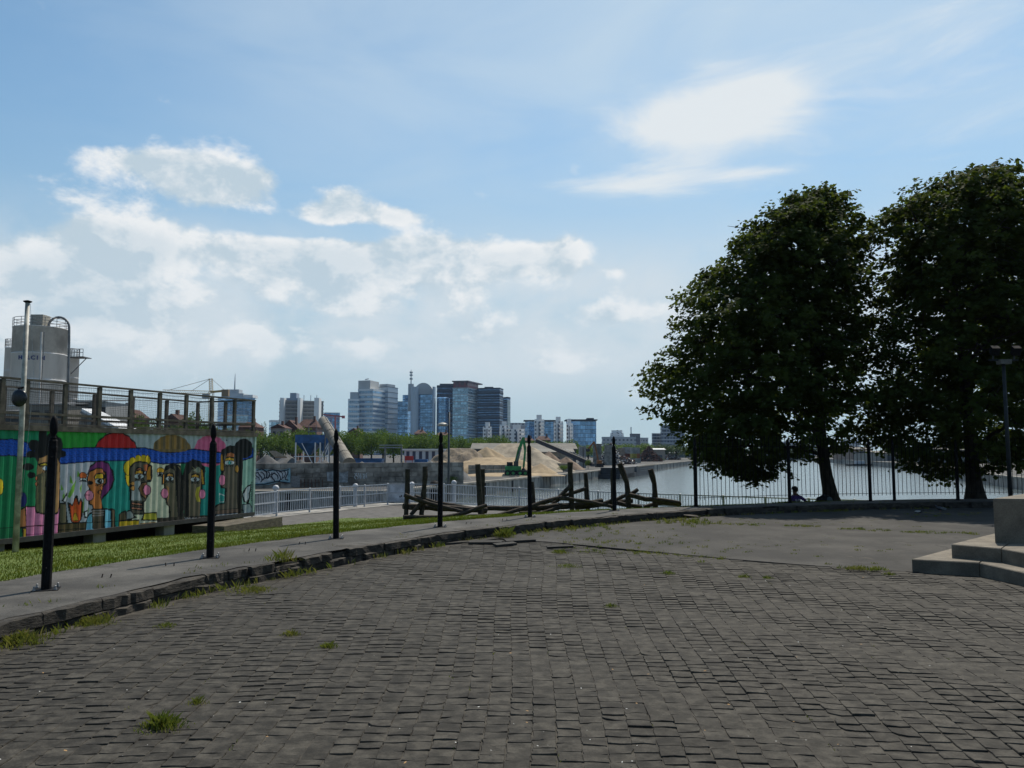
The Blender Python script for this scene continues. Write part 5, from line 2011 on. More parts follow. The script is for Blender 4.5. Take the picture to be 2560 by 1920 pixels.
# big slanted tube
tu = thing('slanted_tube', 'fat weathered concrete grey tube slanting up left behind the wall', 'tube', tuple(P(878, 1158, 106)))
tube_m = M('tube_grey', (.235, .215, .18), .8, .3, .6, c2=(.14, .125, .10))
ta, tb_ = P(808, 1052, 120), P(872, 1160, 106)
pts_ = [ta.lerp(tb_, k / 6) for k in range(7)]
for i in range(6):
    r0, r1 = .70 + .03 * i, .70 + .03 * (i + 1)
    MB().tube([pts_[i], pts_[i + 1]], [r0 + .02, r1], 20).build('tube_section', tube_m, tu, smooth=False)
    MB().tube([pts_[i + 1].lerp(pts_[i], .03), pts_[i + 1].lerp(pts_[i], -.03)], r1 + .07, 20).build('flange', tube_m, tu)
MB().tube([ta.lerp(tb_, .03) + Vector((.2, 0, .75)), ta.lerp(tb_, .62) + Vector((.3, 0, .85))], .06, 6).build('side_pipe', steel, tu)
p = ta.lerp(tb_, .15)
for dx in (-.5, .5):
    MB().tube([(p.x + dx, p.y + .8, LV), (p.x + dx * .4, p.y + .3, p.z)], .09, 6).build('support', steel, tu)

# blue hopper on legs
hx0, hx1, hd0 = 738, 826, 122
hp = P(782, 1150, hd0)
ht = thing('blue_hopper', 'blue steel hopper with funnel bottom on white legs', 'hopper', (hp.x, hp.y, LV))
A_, B_ = P(hx0, 1087, hd0), P(hx1, 1087, hd0)
zh, zl = A_.z, P(hx0, 1108, hd0).z
MB().box(A_.x, B_.x, hd0, hd0 + 4.5, zl, zh).build('bin', blue_m, ht)
for x0, x1 in ((A_.x + .1, A_.x + (B_.x - A_.x) * .60), (A_.x + (B_.x - A_.x) * .62, B_.x - .05)):
    cx = (x0 + x1) / 2
    zc_ = P(hx0, 1137, hd0).z
    b = MB().add([(x0, hd0 + .1, zl), (x1, hd0 + .1, zl), (x1, hd0 + 4.4, zl), (x0, hd0 + 4.4, zl), (cx - .3, hd0 + 2, zc_), (cx + .3, hd0 + 2, zc_), (cx + .3, hd0 + 2.6, zc_), (cx - .3, hd0 + 2.6, zc_)],
                 [(0, 1, 2, 3), (7, 6, 5, 4), (0, 4, 5, 1), (1, 5, 6, 2), (2, 6, 7, 3), (3, 7, 4, 0)])
    b.build('funnel', blue_m, ht)
for x in (A_.x + .15, A_.x + (B_.x - A_.x) * .58, A_.x + (B_.x - A_.x) * .72, B_.x - .2):
    for yy in (hd0 - .08, hd0 + 4.5):
        MB().tube([(x, yy, LV), (x, yy, zl + .1)], .11, 6).build('leg', silo_m, ht)
for xa, xb in ((.58, .95), (.58, .2), (.72, .98)):
    MB().tube([(A_.x + (B_.x - A_.x) * xa, hd0 - .1, LV + 1.6), (A_.x + (B_.x - A_.x) * xb, hd0 - .1, zl)], .06, 5).build('brace', silo_m, ht)
MB().box(A_.x - .1, B_.x + .1, hd0 - .12, hd0 - .02, P(740, 1141, hd0).z - .08, P(740, 1141, hd0).z + .06).build('beam', silo_m, ht)
MB().beam(P(770, 1078, hd0 + 2), P(812, 1078, hd0 + 2), .5, .12).build('walkway', steel, ht)
for x in (772, 790, 810):
    q = P(x, 1078, hd0 + 2)
    MB().tube([(q.x, q.y, zh), (q.x, q.y, q.z + .9)], .05, 5).build('rail_post', steel, ht)

# long blue skip, gantry frame, site office
t = thing('blue_skip', 'long low blue skip behind the gravel heaps', 'skip', (P(922, 1150, 150).x, 150, LV))
a, b_ = P(886, 1147, 150), P(956, 1147, 150)
MB().add([(a.x, 150, a.z), (b_.x, 150, a.z), (b_.x, 153, a.z), (a.x, 153, a.z), (a.x + .8, 150.2, LV), (b_.x - .8, 150.2, LV), (b_.x - .8, 152.8, LV), (a.x + .8, 152.8, LV)], [(0, 4, 5, 1), (1, 5, 6, 2), (2, 6, 7, 3), (3, 7, 4, 0), (4, 7, 6, 5)]).build('hull', blue_m, t)
MB().beam((a.x - .1, 149.95, a.z), (b_.x + .1, 149.95, a.z), .15, .2).build('rim', blue_m, t)
gf = thing('gantry_frame', 'grey steel gantry frame above the skip', 'frame', (P(980, 1155, 170).x, 170, LV))
for x in (963, 1004):
    q = P(x, 1116, 170)
    MB().beam((q.x, q.y, LV), q, .35, .35).build('column', steel, gf)
for y in (1113, 1119):
    MB().beam(P(948, y, 170), P(1006, y, 170), .3, .22).build('beam', M('gantry_grey', (.28, .31, .31), .6), gf)
of = thing('site_office', 'white flat roofed site office with dark blue window stripes', 'office', (P(1080, 1158, 215).x, 215, LV))
a, b_ = P(1011, 1126, 215), P(1152, 1126, 222)
MB().prism([(a.x, 215), (b_.x, 222), (b_.x - 1, 232), (a.x - 1, 225)], LV, a.z).build('wall', M('office_white', (.58, .60, .62), .6, .1), of)
MB().prism([(a.x - .5, 214.4), (b_.x + .5, 221.4), (b_.x - .8, 232.4), (a.x - 1.4, 225.4)], a.z + .002, a.z + .42).build('roof', M('office_roof', (.72, .72, .70), .6, .05), of)
ow = M('office_blue', (.022, .035, .085), .3)
for px in (1016, 1031, 1047, 1063, 1079, 1095, 1111, 1127, 1140):
    f0, f1 = (px - 1011) / 141, (px + 7.5 - 1011) / 141
    q0, q1 = a.lerp(b_, f0), a.lerp(b_, f1)
    zb = P(px, 1150, 215).z
    MB().add([(q0.x, q0.y - .12, zb), (q1.x, q1.y - .12, zb), (q1.x, q1.y - .12, a.z - .25), (q0.x, q0.y - .12, a.z - .25), (q0.x, q0.y + .1, zb), (q1.x, q1.y + .1, zb), (q1.x, q1.y + .1, a.z - .25), (q0.x, q0.y + .1, a.z - .25)],
             [(0, 1, 2, 3), (4, 7, 6, 5), (0, 4, 5, 1), (1, 5, 6, 2), (2, 6, 7, 3), (3, 7, 4, 0)]).build('window', ow, of)
c0, c1 = P(1012, 1140, 212), P(1033, 1151, 212)
tag(MB().box(c0.x, c1.x, 212, 212.3, c1.z, c0.z).box(c0.x + .2, c0.x + .35, 212.05, 212.25, LV, c1.z).box(c1.x - .35, c1.x - .2, 212.05, 212.25, LV, c1.z).build('red_sign', M('sign_red', (.50, .03, .02), .6, .15, 1), org=(c0.x, 212, LV)), 'red sign board in front of the site office', 'sign')
c0, c1 = P(1036, 1148, 210), P(1068, 1158, 210)
cb = thing('blue_container', 'low blue container in front of the site office', 'container', (c0.x, 210, LV))
MB().box(c0.x, c1.x, 210, 212.2, LV, c0.z).build('body', blue_m, cb)
for k in range(8):
    x = c0.x + (c1.x - c0.x) * (k + .5) / 8
    MB().box(x - .06, x + .06, 209.94, 210, LV, c0.z - .1).build('rib', blue_m, cb)

# ------------------------------------------------------------------ green material handler
green_m = M('machine_green', (.03, .26, .07), .45, .25, 1)
rubber = M('rubber', (.015, .015, .015), .8)
eg = P(1290, 1188, 136)
ex = thing('material_handler', 'green long armed material handler on wheels at the sand quay', 'excavator', (eg.x, eg.y, LV))
e0 = 136


def EP(x, y, off=0.0):
    return P(x, y, e0 + off)


q0, q1 = EP(1264, 1179), EP(1318, 1188)
MB().box(q0.x, q1.x, e0 - .9, e0 + .9, LV + .35, LV + 1.0).build('undercarriage', rubber, ex)
for px in (1269, 1283, 1300, 1313):
    for yy in (-1.2, 1.2):
        c = EP(px, 1185)
        b = MB().tube([(c.x, e0 + yy - .25, LV + .52), (c.x, e0 + yy + .25, LV + .52)], .52, 16)
        wh = b.build('wheel', rubber, ex)
        MB().tube([(c.x, e0 + yy - .28, LV + .52), (c.x, e0 + yy + .28, LV + .52)], .26, 12).build('rim', green_m, wh)
q0, q1 = EP(1263, 1165), EP(1303, 1176)
MB().box(q0.x, q1.x, e0 - 1.3, e0 + 1.3, q1.z, q0.z).build('upper_body', green_m, ex)
q0, q1 = EP(1267, 1158), EP(1282, 1165)
MB().box(q0.x, q1.x, e0 - 1.0, e0 + .6, q1.z, q0.z + .2).build('engine_cover', rubber, ex)
q0, q1 = EP(1284, 1153), EP(1296, 1165)
MB().box(q0.x, q1.x, e0 - 1.35, e0 - .2, q1.z, q0.z).build('cab', M('cab_glass', (.03, .05, .05), .15), ex)
for off in (-.25, .25):
    MB().beam(EP(1289, 1163, off), EP(1300, 1118, off), .22, .62, up=(1, 0, 0)).beam(EP(1300, 1118, off), EP(1309, 1094, off), .22, .5, up=(1, 0, 0)).build('boom', green_m, ex)
MB().beam(EP(1308, 1093), EP(1313, 1125), .35, .42, up=(1, 0, 0)).beam(EP(1313, 1125), EP(1309, 1168), .32, .35, up=(1, 0, 0)).build('stick', green_m, ex)
MB().tube([EP(1290, 1158, -.5), EP(1303, 1120, -.5)], .12, 8).build('cylinder', steel, ex)
MB().tube([EP(1309, 1167), EP(1309, 1172)], .12, 8).ball(tuple(EP(1309, 1176)), .38, .38, .42, 10, 6).build('grab', rubber, ex)

# conveyor belt, warehouses, orange excavator, scrap, barge
cb2 = thing('conveyor_belt', 'long dark conveyor belt slanting down to the right over the sand', 'conveyor', tuple(P(1480, 1166, 190)))
a, b_ = P(1343, 1103, 200), P(1482, 1162, 190)
MB().beam(a, b_, 1.0, .75).build('belt_girder', M('belt_dark', (.035, .04, .055), .6), cb2)
MB().beam(a + Vector((0, 0, .5)), b_ + Vector((0, 0, .5)), .9, .12).build('belt', rubber, cb2)
MB().beam(P(1380, 1116, 197) + Vector((0, -.6, .7)), P(1478, 1159, 190) + Vector((0, -.6, .7)), .06, .08).build('handrail', galv, cb2)
for x0, y0, x1, y1 in [(1392, 1128, 1420, 1172), (1396, 1130, 1412, 1172), (1455, 1152, 1425, 1172)]:
    d_ = 196 if x0 < 1450 else 192
    q = P(x1, y1, d_)
    MB().beam(P(x0, y0, d_), (q.x, q.y, LV), .22, .22).build('strut', galv, cb2)
q = P(1415, 1176, 196)
MB().box(q.x - 1.8, q.x + 1.8, 195, 197, LV, LV + .6).build('base_frame', galv, cb2)

roof_tan = M('roof_tan', (.15, .14, .12), .9, .15, .4)
sheet_grey = M('sheet_grey', (.085, .095, .105), .8, .2, .5)


def shed(label, x0, x1, yr, ye, d, depth, wallm, roofm, cat='warehouse', ends=None):
    a, b_ = P(x0, ye, d), P(x1, ye, d)
    zr = P(x0, yr, d + depth).z if ends is None else ends
    t = thing('warehouse', label, cat, ((a.x + b_.x) / 2, d, LV), 'sheds and warehouses beyond the yard')
    MB().box(a.x, b_.x, d, d + depth * 2, LV, a.z).build('wall', wallm, t)
    o = .5
    MB().add([(a.x - o, d - o, a.z), (b_.x + o, d - o, a.z), (b_.x + o, d + depth, zr), (a.x - o, d + depth, zr), (a.x - o, d + 2 * depth + o, a.z), (b_.x + o, d + 2 * depth + o, a.z),
              (a.x - o, d - o, a.z + .25), (b_.x + o, d - o, a.z + .25), (b_.x + o, d + depth, zr + .25), (a.x - o, d + depth, zr + .25), (a.x - o, d + 2 * depth + o, a.z + .25), (b_.x + o, d + 2 * depth + o, a.z + .25)],
             [(6, 7, 8, 9), (9, 8, 11, 10), (0, 1, 7, 6), (5, 4, 10, 11), (0, 6, 9, 10, 4, 3), (1, 2, 5, 11, 8, 7), (0, 3, 2, 1), (3, 4, 5, 2)]).build('roof', roofm, t)
    L = b_.x - a.x
    n = max(1, int(L / 9))
    for k in range(n):
        xx = a.x + L * (k + .5) / n
        MB().box(xx - 1.4, xx + 1.4, d - .08, d, LV, LV + 2.6).build('door', sheet_grey, t)
    return t


shed('long dark warehouse with pale tan roof behind the sand heaps', 1180, 1440, 1110, 1124, 235, 11, sheet_grey, roof_tan)
shed('lower pale open shed below the long tan roof', 1340, 1432, 1124, 1132, 215, 6, M('shed_pale', (.30, .29, .24), .9), M('shed_roof_pale', (.20, .19, .165), .9))
shed('pale warehouse with bright roof at the far end of the scrap quay', 1634, 1662, 1122, 1125, 375, 5, M('wall_beige', (.34, .29, .24), .9), M('bright_roof', (.7, .7, .68), .7))
shed('low grey shed right of the pale warehouse on the far quay', 1664, 1698, 1130, 1134, 430, 6, M('wall_grey_far', (.28, .27, .25), .9), sheet_grey)
shed('dark green roofed hall at the far end of the left quay', 1690, 1745, 1124, 1131, 570, 12, M('wall_dark_far', (.10, .12, .12), .9), M('roof_green_far', (.05, .08, .08), .9))
t = thing('concrete_silo_block', 'grey upright concrete silo block behind the conveyor', 'silo', (P(1455, 1150, 205).x, 205, LV))
for x0, x1 in ((1449, 1457), (1459, 1465)):
    a, b_ = P(x0, 1116, 205), P(x1, 1116, 205)
    MB().box(a.x, b_.x, 205, 208, LV, a.z).build('cell', M('conc_cell', (.26, .27, .27), .9), t)

orange = M('machine_orange', (.26, .10, .02), .5, .2, 1)
oe = thing('orange_excavator', 'orange excavator with raised arm in the scrap yard', 'excavator', (P(1498, 1165, 216).x, 216, LV))
q0, q1 = P(1493, 1151, 216), P(1504, 1162, 216)
MB().box(q0.x, q1.x, 215, 218, LV + .9, q0.z).build('body', orange, oe)
MB().box(q0.x - .3, q1.x + .4, 214.6, 218.4, LV, LV + .9).build('tracks', rubber, oe)
MB().beam((q0.x + .4, 216.5, q0.z - .4), P(1486, 1106, 216.5), .25, .38, up=(1, 0, 0)).build('boom', orange, oe)
MB().beam(P(1486, 1104, 216.5), P(1471, 1122, 216.5), .3, .45, up=(1, 0, 0)).build('stick', orange, oe)
MB().ball(tuple(P(1469, 1125, 216.5)), .7, .5, .5, 8, 6).build('grab', rubber, oe)
for x in (1488, 1499):
    q = P(x, 1112, 228)
    tag(MB().box(q.x - .55, q.x + .55, 228, 229.2, LV, q.z).box(q.x - .75, q.x + .75, 227.9, 229.3, q.z, q.z + .3).build('concrete_pillar', M('pillar_grey', (.20, .20, .19), .9, .3, 1), org=(q.x, 228, LV)),
        'grey concrete pillar beside the orange arm, ' + ('left one of two' if x == 1488 else 'right one of two'), 'pillar', 'pillars in the scrap yard')
cols = {'blue': (.02, .10, .26), 'grey': (.30, .31, .30), 'rust': (.20, .06, .04), 'yellow': (.36, .30, .04), 'orange': (.30, .10, .03), 'brown': (.12, .07, .05)}
for (x0, x1, y0, y1, d, cn, lab) in [(1511, 1534, 1146, 1171, 250, 'blue', 'tall blue container at the water side of the scrap yard'), (1560, 1578, 1118, 1134, 306, 'grey', 'upper grey container in the scrap yard stack'),
                                     (1560, 1580, 1134, 1142, 304, 'rust', 'rust red container below the upper grey one'), (1580, 1600, 1119, 1134, 298, 'grey', 'grey container on the yellow one in the scrap yard'),
                                     (1580, 1592, 1134, 1146, 297, 'yellow', 'yellow container end in the middle of the scrap stack'), (1592, 1600, 1134, 1146, 297, 'orange', 'orange container end beside the yellow one'),
                                     (1578, 1602, 1146, 1160, 296, 'grey', 'lower grey container under the yellow and orange ends')]:
    a, b_ = P(x0, y0, d), P(x1, y1, d)
    zb = LV if y1 > 1155 else b_.z
    t = thing('scrap_container', lab, 'container', ((a.x + b_.x) / 2, d, zb), 'containers in the scrap yard')
    mm = M('cont_' + cn, cols[cn], .6, .25, .8)
    MB().box(a.x, b_.x, d, d + 5, zb, a.z).build('body', mm, t)
    n = 6
    for k in range(n):
        x = a.x + (b_.x - a.x) * (k + .5) / n
        MB().box(x - .06, x + .06, d - .05, d, zb + .1, a.z - .1).build('rib', mm, t)
# struts that carry the upper scrap containers, walls of stacked blocks
for (x0, x1, y0, d, c, lab) in [(1512, 1532, 1112, 246, (.28, .27, .24), 'pale block wall behind the scrap metal heap'), (1545, 1562, 1120, 276, (.24, .20, .16), 'brown wall piece right of the scrap metal heap'), (1558, 1602, 1141, 311, (.16, .15, .14), 'dark block wall carrying the stacked containers')]:
    a, b_ = P(x0, y0, d), P(x1, y0, d)
    t = thing('scrap_wall', lab, 'wall', (a.x, d, LV), 'walls in the scrap yard')
    mm = M('scrap_wall_m', c, .9, .25, 1, island=.15)
    H = a.z - LV
    n = max(2, int(H / 1.0))
    for k in range(n):
        MB().box(a.x + rnd.uniform(-.1, .1), b_.x + rnd.uniform(-.1, .1), d, d + 1.2, LV + H * k / n, LV + H * (k + 1) / n - .03).build('wall_block', mm, t)


def scrap(label, px, ytop, d, rpx, n, mats, seed):
    n = int(n * 2.6)
    R = random.Random(seed)
    top = P(px, ytop, d)
    rx = rpx / FPX * d
    H = top.z - LV
    bs = [MB() for _ in mats]
    bs[0].lathe((top.x, d, LV), [(rx * .7, 0), (rx * .35, H * .25), (rx * .12, H * .42), (rx * .02, H * .5)], 9)
    for _ in range(n):
        f = R.random()
        a = R.uniform(0, 6.28)
        r = rx * (1 - f) * R.uniform(.6, 1.1)
        c = Vector((top.x + r * math.cos(a), d + r * math.sin(a), LV + f * H))
        v = Vector((R.gauss(0, 1), R.gauss(0, 1), R.gauss(0, .7))).normalized()
        w = v.cross(Vector((R.random(), R.random(), R.random() + .1))).normalized()
        k = R.randrange(len(mats))
        bs[k].obox(c, v * R.uniform(.3, 1.2), w * R.uniform(.05, .4), v.cross(w) * R.uniform(.03, .15))
    t = thing('scrap_heap', label, 'scrap heap', (top.x, d, LV), 'scrap heaps')
    for b, m in zip(bs, mats):
        stuff(b.build('scrap_pieces', m, t))


sm = [M('scrap_dark', (.07, .05, .045), .8, .4, 1), M('scrap_light', (.42, .42, .42), .5, .3, 1), M('scrap_rust', (.14, .06, .04), .9, .3, 1)]
scrap('pale tangled scrap metal heap in the middle of the scrap yard', 1528, 1114, 252, 30, 420, [sm[0], sm[1], sm[1]], 1)
scrap('dark rusty scrap heap right of the stacked containers', 1622, 1120, 345, 34, 420, [sm[0], sm[2], sm[2]], 2)
scrap('low mixed scrap heap along the water below the containers', 1556, 1144, 272, 34, 300, sm, 3)
scrap('low rusty scrap heap on the far quay by the pale warehouse', 1676, 1140, 420, 26, 260, [sm[0], sm[2], sm[1]], 4)

bg_ = thing('barge', 'dark steel barge moored at the scrap quay', 'barge', (23.9, 178, WL))
bl = Vector((23.9, 178.0, WL))
br = Vector((40.4, 228.0, WL))
dv = (br - bl)
dv.z = 0
Lb = dv.length
dv.normalize()
sv_ = Vector((-dv.y, dv.x, 0))
hull = M('hull_dark', (.022, .024, .030), .6, .3, .5)
hull2 = M('hull_grey', (.085, .085, .09), .7, .25, .4)


def hullpart(f0, f1, h, mat, name, w=4.9, taper=1.0):
    a, b_ = bl + dv * Lb * f0, bl + dv * Lb * f1
    pts = [a, b_, b_ + sv_ * w, a + sv_ * w]
    MB().prism(pts, WL - .3, WL + h).build(name, mat, bg_)


hullpart(0, .42, 1.0, hull, 'stern_hull')
hullpart(.02, .36, 2.5, hull, 'wheelhouse_block', 4.6)
hullpart(.425, 1.0, 2.4, hull2, 'hold_hull')
MB().beam(bl + dv * Lb * .42 - sv_ * .1 + Vector((0, 0, 2.45)), bl + dv * Lb - sv_ * .1 + Vector((0, 0, 2.45)), .3, .3).build('gunwale', M('gunwale', (.30, .26, .20), .8), bg_)
for zz in (1.2, 1.75):
    MB().beam(bl + dv * Lb * .5 - sv_ * .05 + Vector((0, 0, zz)), bl + dv * Lb * .98 - sv_ * .05 + Vector((0, 0, zz)), .1, .08).build('rubbing_strake', steel, bg_)

# right bank: boat, lorry sheds
t = thing('moored_boat', 'small boat moored at the distant right quay', 'boat', tuple(G(2150, 1164, WL)))
c = G(2152, 1164.5, WL)
MB().add([(c.x - 5, c.y, WL - .2), (c.x + 5, c.y + 1.5, WL - .2), (c.x + 5, c.y + 4.5, WL - .2), (c.x - 5, c.y + 3, WL - .2), (c.x - 5.6, c.y - .3, WL + .8), (c.x + 5.6, c.y + 1.2, WL + .8), (c.x + 5.6, c.y + 4.8, WL + .8), (c.x - 5.6, c.y + 3.3, WL + .8)],
         [(0, 3, 2, 1), (4, 5, 6, 7), (0, 1, 5, 4), (1, 2, 6, 5), (2, 3, 7, 6), (3, 0, 4, 7)]).build('hull', hull, t)
MB().box(c.x - 1.5, c.x + 2.5, c.y + 1.4, c.y + 3.4, WL + .8, WL + 2.2).build('cabin', white_paint, t)
for (x0, x1, yr, ye, d, lab, c1) in [(2128, 2180, 1118, 1124, 420, 'brown warehouse on the right bank behind the tree trunk', (.30, .22, .17)), (2190, 2330, 1128, 1133, 360, 'long low warehouse on the right bank', (.30, .28, .25)), (2350, 2640, 1118, 1126, 300, 'wide shed on the right bank behind the stone block', (.24, .24, .24))]:
    shed(lab, x0, x1, yr, ye, d, 12, M('wall_rb', c1, .9), roof_tan)


# ------------------------------------------------------------------ skyline
def tower(label, foot, ytop, floors, core, bandm, frac=.4, d=None, name='tower_block', cat='building', grow=1.02, ztop=None, group='city buildings on the skyline', ybase=None):
    pts = [P(x, 1130, dd_) for x, dd_ in foot]
    poly = [(p.x, p.y) for p in pts]
    cx, cy = sum(p[0] for p in poly) / len(poly), sum(p[1] for p in poly) / len(poly)
    dm = min(dd_ for _, dd_ in foot)
    zt_ = ztop or P(foot[0][0], ytop, dm).z
    t = thing(name, label, cat, (cx, cy, LV), group)
    co = MB().prism(poly, LV, zt_).build('core', core, t)
    if floors:
        h = (zt_ - LV) / floors
        ring = [(cx + (x - cx) * grow, cy + (y - cy) * grow) for x, y in poly]
        me = MB().prism(ring, 0, h * frac).mesh('floor_band', bandm, (cx, cy, 0))
        for k in range(floors):
            inst(me, 'floor_band', co, (cx, cy, LV + h * (k + 1) - h * frac + (.001 if k else 0)))
    return t, cx, cy, zt_


def quad(xl, xc, xr, d, dl, dr):  # footprint with a corner towards the camera
    a, b_, c = P(xl, 1130, d + dl), P(xc, 1130, d), P(xr, 1130, d + dr)
    e = a + c - b_
    return [(xc, d), (xr, d + dr), ((e.x / e.y) * FPX * (1 / (CP * CP)) * 0 + 1280 + FPX * e.x / (e.y * CP + (P(0, 1130, 1).z - EYE) * SP), e.y), (xl, d + dl)]


g_blue = facade('glass_blue', (.10, .19, .29), (.19, .36, .58), 3.2, 3.6, .88, .9, .15, .85)
g_dark = facade('glass_dark', (.010, .018, .038), (.09, .185, .33), 3.0, 3.4, .86, .45, .2, .85)
g_pale = facade('glass_pale', (.36, .48, .54), (.30, .50, .64), 3.4, 3.6, .84, .8, .2, .85)
g_grey = facade('glass_grey', (.40, .43, .46), (.20, .36, .52), 3.0, 3.4, .82, .8, .25, .8)
c_pale = M('clad_pale', (.70, .72, .72), .7, .06, .05)
c_grey = M('clad_grey', (.38, .41, .43), .7, .06, .05)
c_dark = M('clad_dark', (.008, .014, .034), .6, .1, .05, spec=.2)
c_steel = M('clad_steel', (.42, .50, .57), .45, .06, .05)
white_f = facade('flats_white', (.78, .78, .77), (.09, .10, .12), 5.0, 3.0, .35, .5, .3)
white_c = M('flats_clad', (.80, .80, .79), .8, .06, .05)
brown_f = facade('flats_brown', (.22, .20, .18), (.10, .11, .13), 4.0, 3.0, .7, .55, .3)
grey_f = facade('flats_grey', (.42, .42, .43), (.10, .12, .15), 4.5, 3.2, .5, .5, .3)

D0 = 1080
# left: glass tower behind the crane, brown flats
t, cx, cy, zz = tower('blue glass tower with stepped crown and spire behind the yellow crane', quad(541, 560, 634, 1150, 30, 20), 992, 16, g_blue, c_steel, .18)
MB().box(cx - 18, cx + 14, cy - 12, cy + 12, zz, zz + 6).build('crown_lower', c_grey, t)
MB().box(cx - 12, cx + 6, cy - 8, cy + 8, zz + 6, zz + 12).build('crown_upper', c_grey, t)
MB().tube([(cx - 3, cy, zz + 12), (cx - 3, cy, zz + 36)], [1.2, .3], 6).build('spire', c_grey, t)
MB().box(cx + 14, cx + 27, cy - 10, cy + 14, zz, zz + 4).build('roof_plant', c_pale, t)
tower('low pale glass block in front of the glass tower', quad(560, 580, 618, 900, 16, 10), 1036, 6, g_pale, c_pale, .2)
t, cx, cy, zz = tower('brown balconied slab of flats with pale stair strips', quad(696, 702, 806, 640, 6, 14), 1000, 15, brown_f, M('balcony_brown', (.36, .335, .30), .8, .1, .1), .36)
for xa, xb in ((697, 707), (741, 748), (783, 795)):
    a, b_ = P(xa, 1130, 634), P(xb, 1130, 637)
    MB().prism([(a.x, a.y), (b_.x, b_.y), (b_.x, b_.y + 8), (a.x, a.y + 8)], LV, zz + 1.5).build('stair_strip', c_pale, t)
a, b_ = P(718, 985, 646), P(748, 985, 646)
MB().box(a.x, b_.x, 644, 655, zz, P(720, 998, 644).z + 1).box(a.x + 2.6, b_.x - 2, 645, 654, zz, P(730, 982, 644).z).build('roof_tower', M('roof_tower_blue', (.30, .36, .45), .7), t)
for x in (760, 777, 792):
    q = P(x, 988, 648)
    MB().tube([(q.x, q.y, zz), q], .25, 4).build('aerial', c_grey, t)
tower('pale low office left of the brown flats', quad(671, 676, 696, 700, 8, 4), 1050, 5, g_pale, c_pale, .3)
t, cx, cy, zz = tower('blue building under construction right of the brown flats', quad(808, 812, 848, 900, 8, 6), 1031, 9, g_blue, c_grey, .12)
rc = thing('red_crane', 'small red crane over the blue building under construction', 'crane', (P(838, 1130, 890).x, 890, LV))
redm = M('crane_red', (.40, .06, .05), .6)
MB().beam((P(838, 1130, 890).x, 890, LV), P(838, 1040, 890), 1.4, 1.4).build('mast', redm, rc)
MB().beam(P(806, 1036, 890), P(860, 1042, 890), 1.2, 1.4).build('jib', redm, rc)
MB().box(P(855, 1040, 890).x, P(862, 1040, 890).x, 889, 891, P(855, 1046, 890).z, P(855, 1039, 890).z).build('counterweight', redm, rc)

# grey stepped office group
t, cx, cy, zz = tower('low left wing of the grey banded office group', quad(868, 869, 896, D0 - 10, 10, 4), 997, 12, g_grey, c_pale, .42)
MB().box(P(872, 1130, D0).x, P(893, 1130, D0).x, D0 + 2, D0 + 20, zz, P(872, 980, D0).z).build('roof_plant', c_grey, t)
t, cx, cy, zz = tower('tall banded grey office tower with blank pale top', quad(893, 931, 968, D0, 6, 40), 972, 14, g_grey, c_pale, .42)
MB().prism([(P(x, 1130, dd_).x, dd_) for x, dd_ in quad(893, 923, 945, D0 + 4, 6, 30)], zz, P(893, 950, D0).z).build('blank_top', M('blank_top', (.44, .44, .43), .8, .05, .03), t)
MB().beam(P(913, 949, D0 + 10), P(922, 947, D0 + 10), 2, 1.2).build('roof_crane', c_grey, t)
t, cx, cy, zz = tower('right slab of the grey office group with thin dark floor lines', quad(945, 968, 993, D0 + 30, 8, 26), 966, 13, c_steel, M('dark_line', (.12, .14, .16), .6), .14)
MB().prism([(P(x, 1130, dd_).x, dd_) for x, dd_ in quad(946, 966, 986, D0 + 34, 8, 20)], zz, P(946, 962.5, D0 + 30).z + 2).build('roof_plant', c_grey, t)

# glass group with barrel roof
tower('blue glass slab with grey top left of the barrel roofed tower', quad(993, 1018, 1024, D0 + 30, 4, 10), 1003, 12, g_blue, M('band_blue', (.09, .13, .18), .5), .10)
tower('small blue rooftop block behind the barrel roofed tower', quad(1005, 1022, 1030, D0 + 60, 4, 10), 987, 0, g_blue, c_grey)
t, cx, cy, zz = tower('glass tower with barrel vault roof between curved grey shells', quad(1040, 1080, 1083, D0, 2, 20), 985, 13, g_blue, M('band_blue2', (.11, .17, .22), .5), .10)
# barrel vault
a, b_ = P(1034, 985, D0), P(1083, 985, D0)
b = MB()
n = 14
R_ = (b_.x - a.x) / 2
hv = P(1058, 957, D0).z - zz
for k in range(n + 1):
    an = math.pi * (1 - k / n)
    for yy in (0, 26):
        b.v.append(((a.x + b_.x) / 2 + R_ * math.cos(an), D0 + yy - .5, zz + hv * math.sin(an)))
for k in range(n):
    b.f.append((2 * k, 2 * k + 1, 2 * k + 3, 2 * k + 2))
    b.m.append(0)
b.f += [tuple(2 * k for k in range(n + 1)), tuple(2 * k + 1 for k in range(n, -1, -1))]
b.m += [0, 0]
b.build('barrel_roof', c_grey, t)
for (xa, xb, yt) in ((1024, 1044, 968), (1079, 1087, 968)):
    a, b_ = P(xa, 1130, D0 - 8), P(xb, 1130, D0 - 8)
    r = (b_.x - a.x) / 2
    pts = [((a.x + b_.x) / 2 + r * math.cos(q), D0 - 2 + 8 * math.sin(q)) for q in np.linspace(0, 2 * math.pi, 13)[:-1]]
    MB().prism(pts, LV, P(xa, yt, D0).z).build('curved_shell', c_steel, t)
mt = P(1028, 930, D0 + 20)
zb_ = P(1028, 960, D0 + 20).z
MB().tube([(mt.x, mt.y, LV + 60), (mt.x, mt.y, zb_)], 4.0, 10).tube([(mt.x, mt.y, zb_), (mt.x, mt.y, P(1028, 920, D0).z)], [1.0, .3], 6).build('mast', c_grey, t)
for y in (931, 938, 947):
    q = P(1028, y, D0 + 20)
    MB().lathe(q, [(.8, -1.6), (2.2, -1), (2.2, 1), (.8, 1.6)], 10).build('mast_drum', c_grey, t)
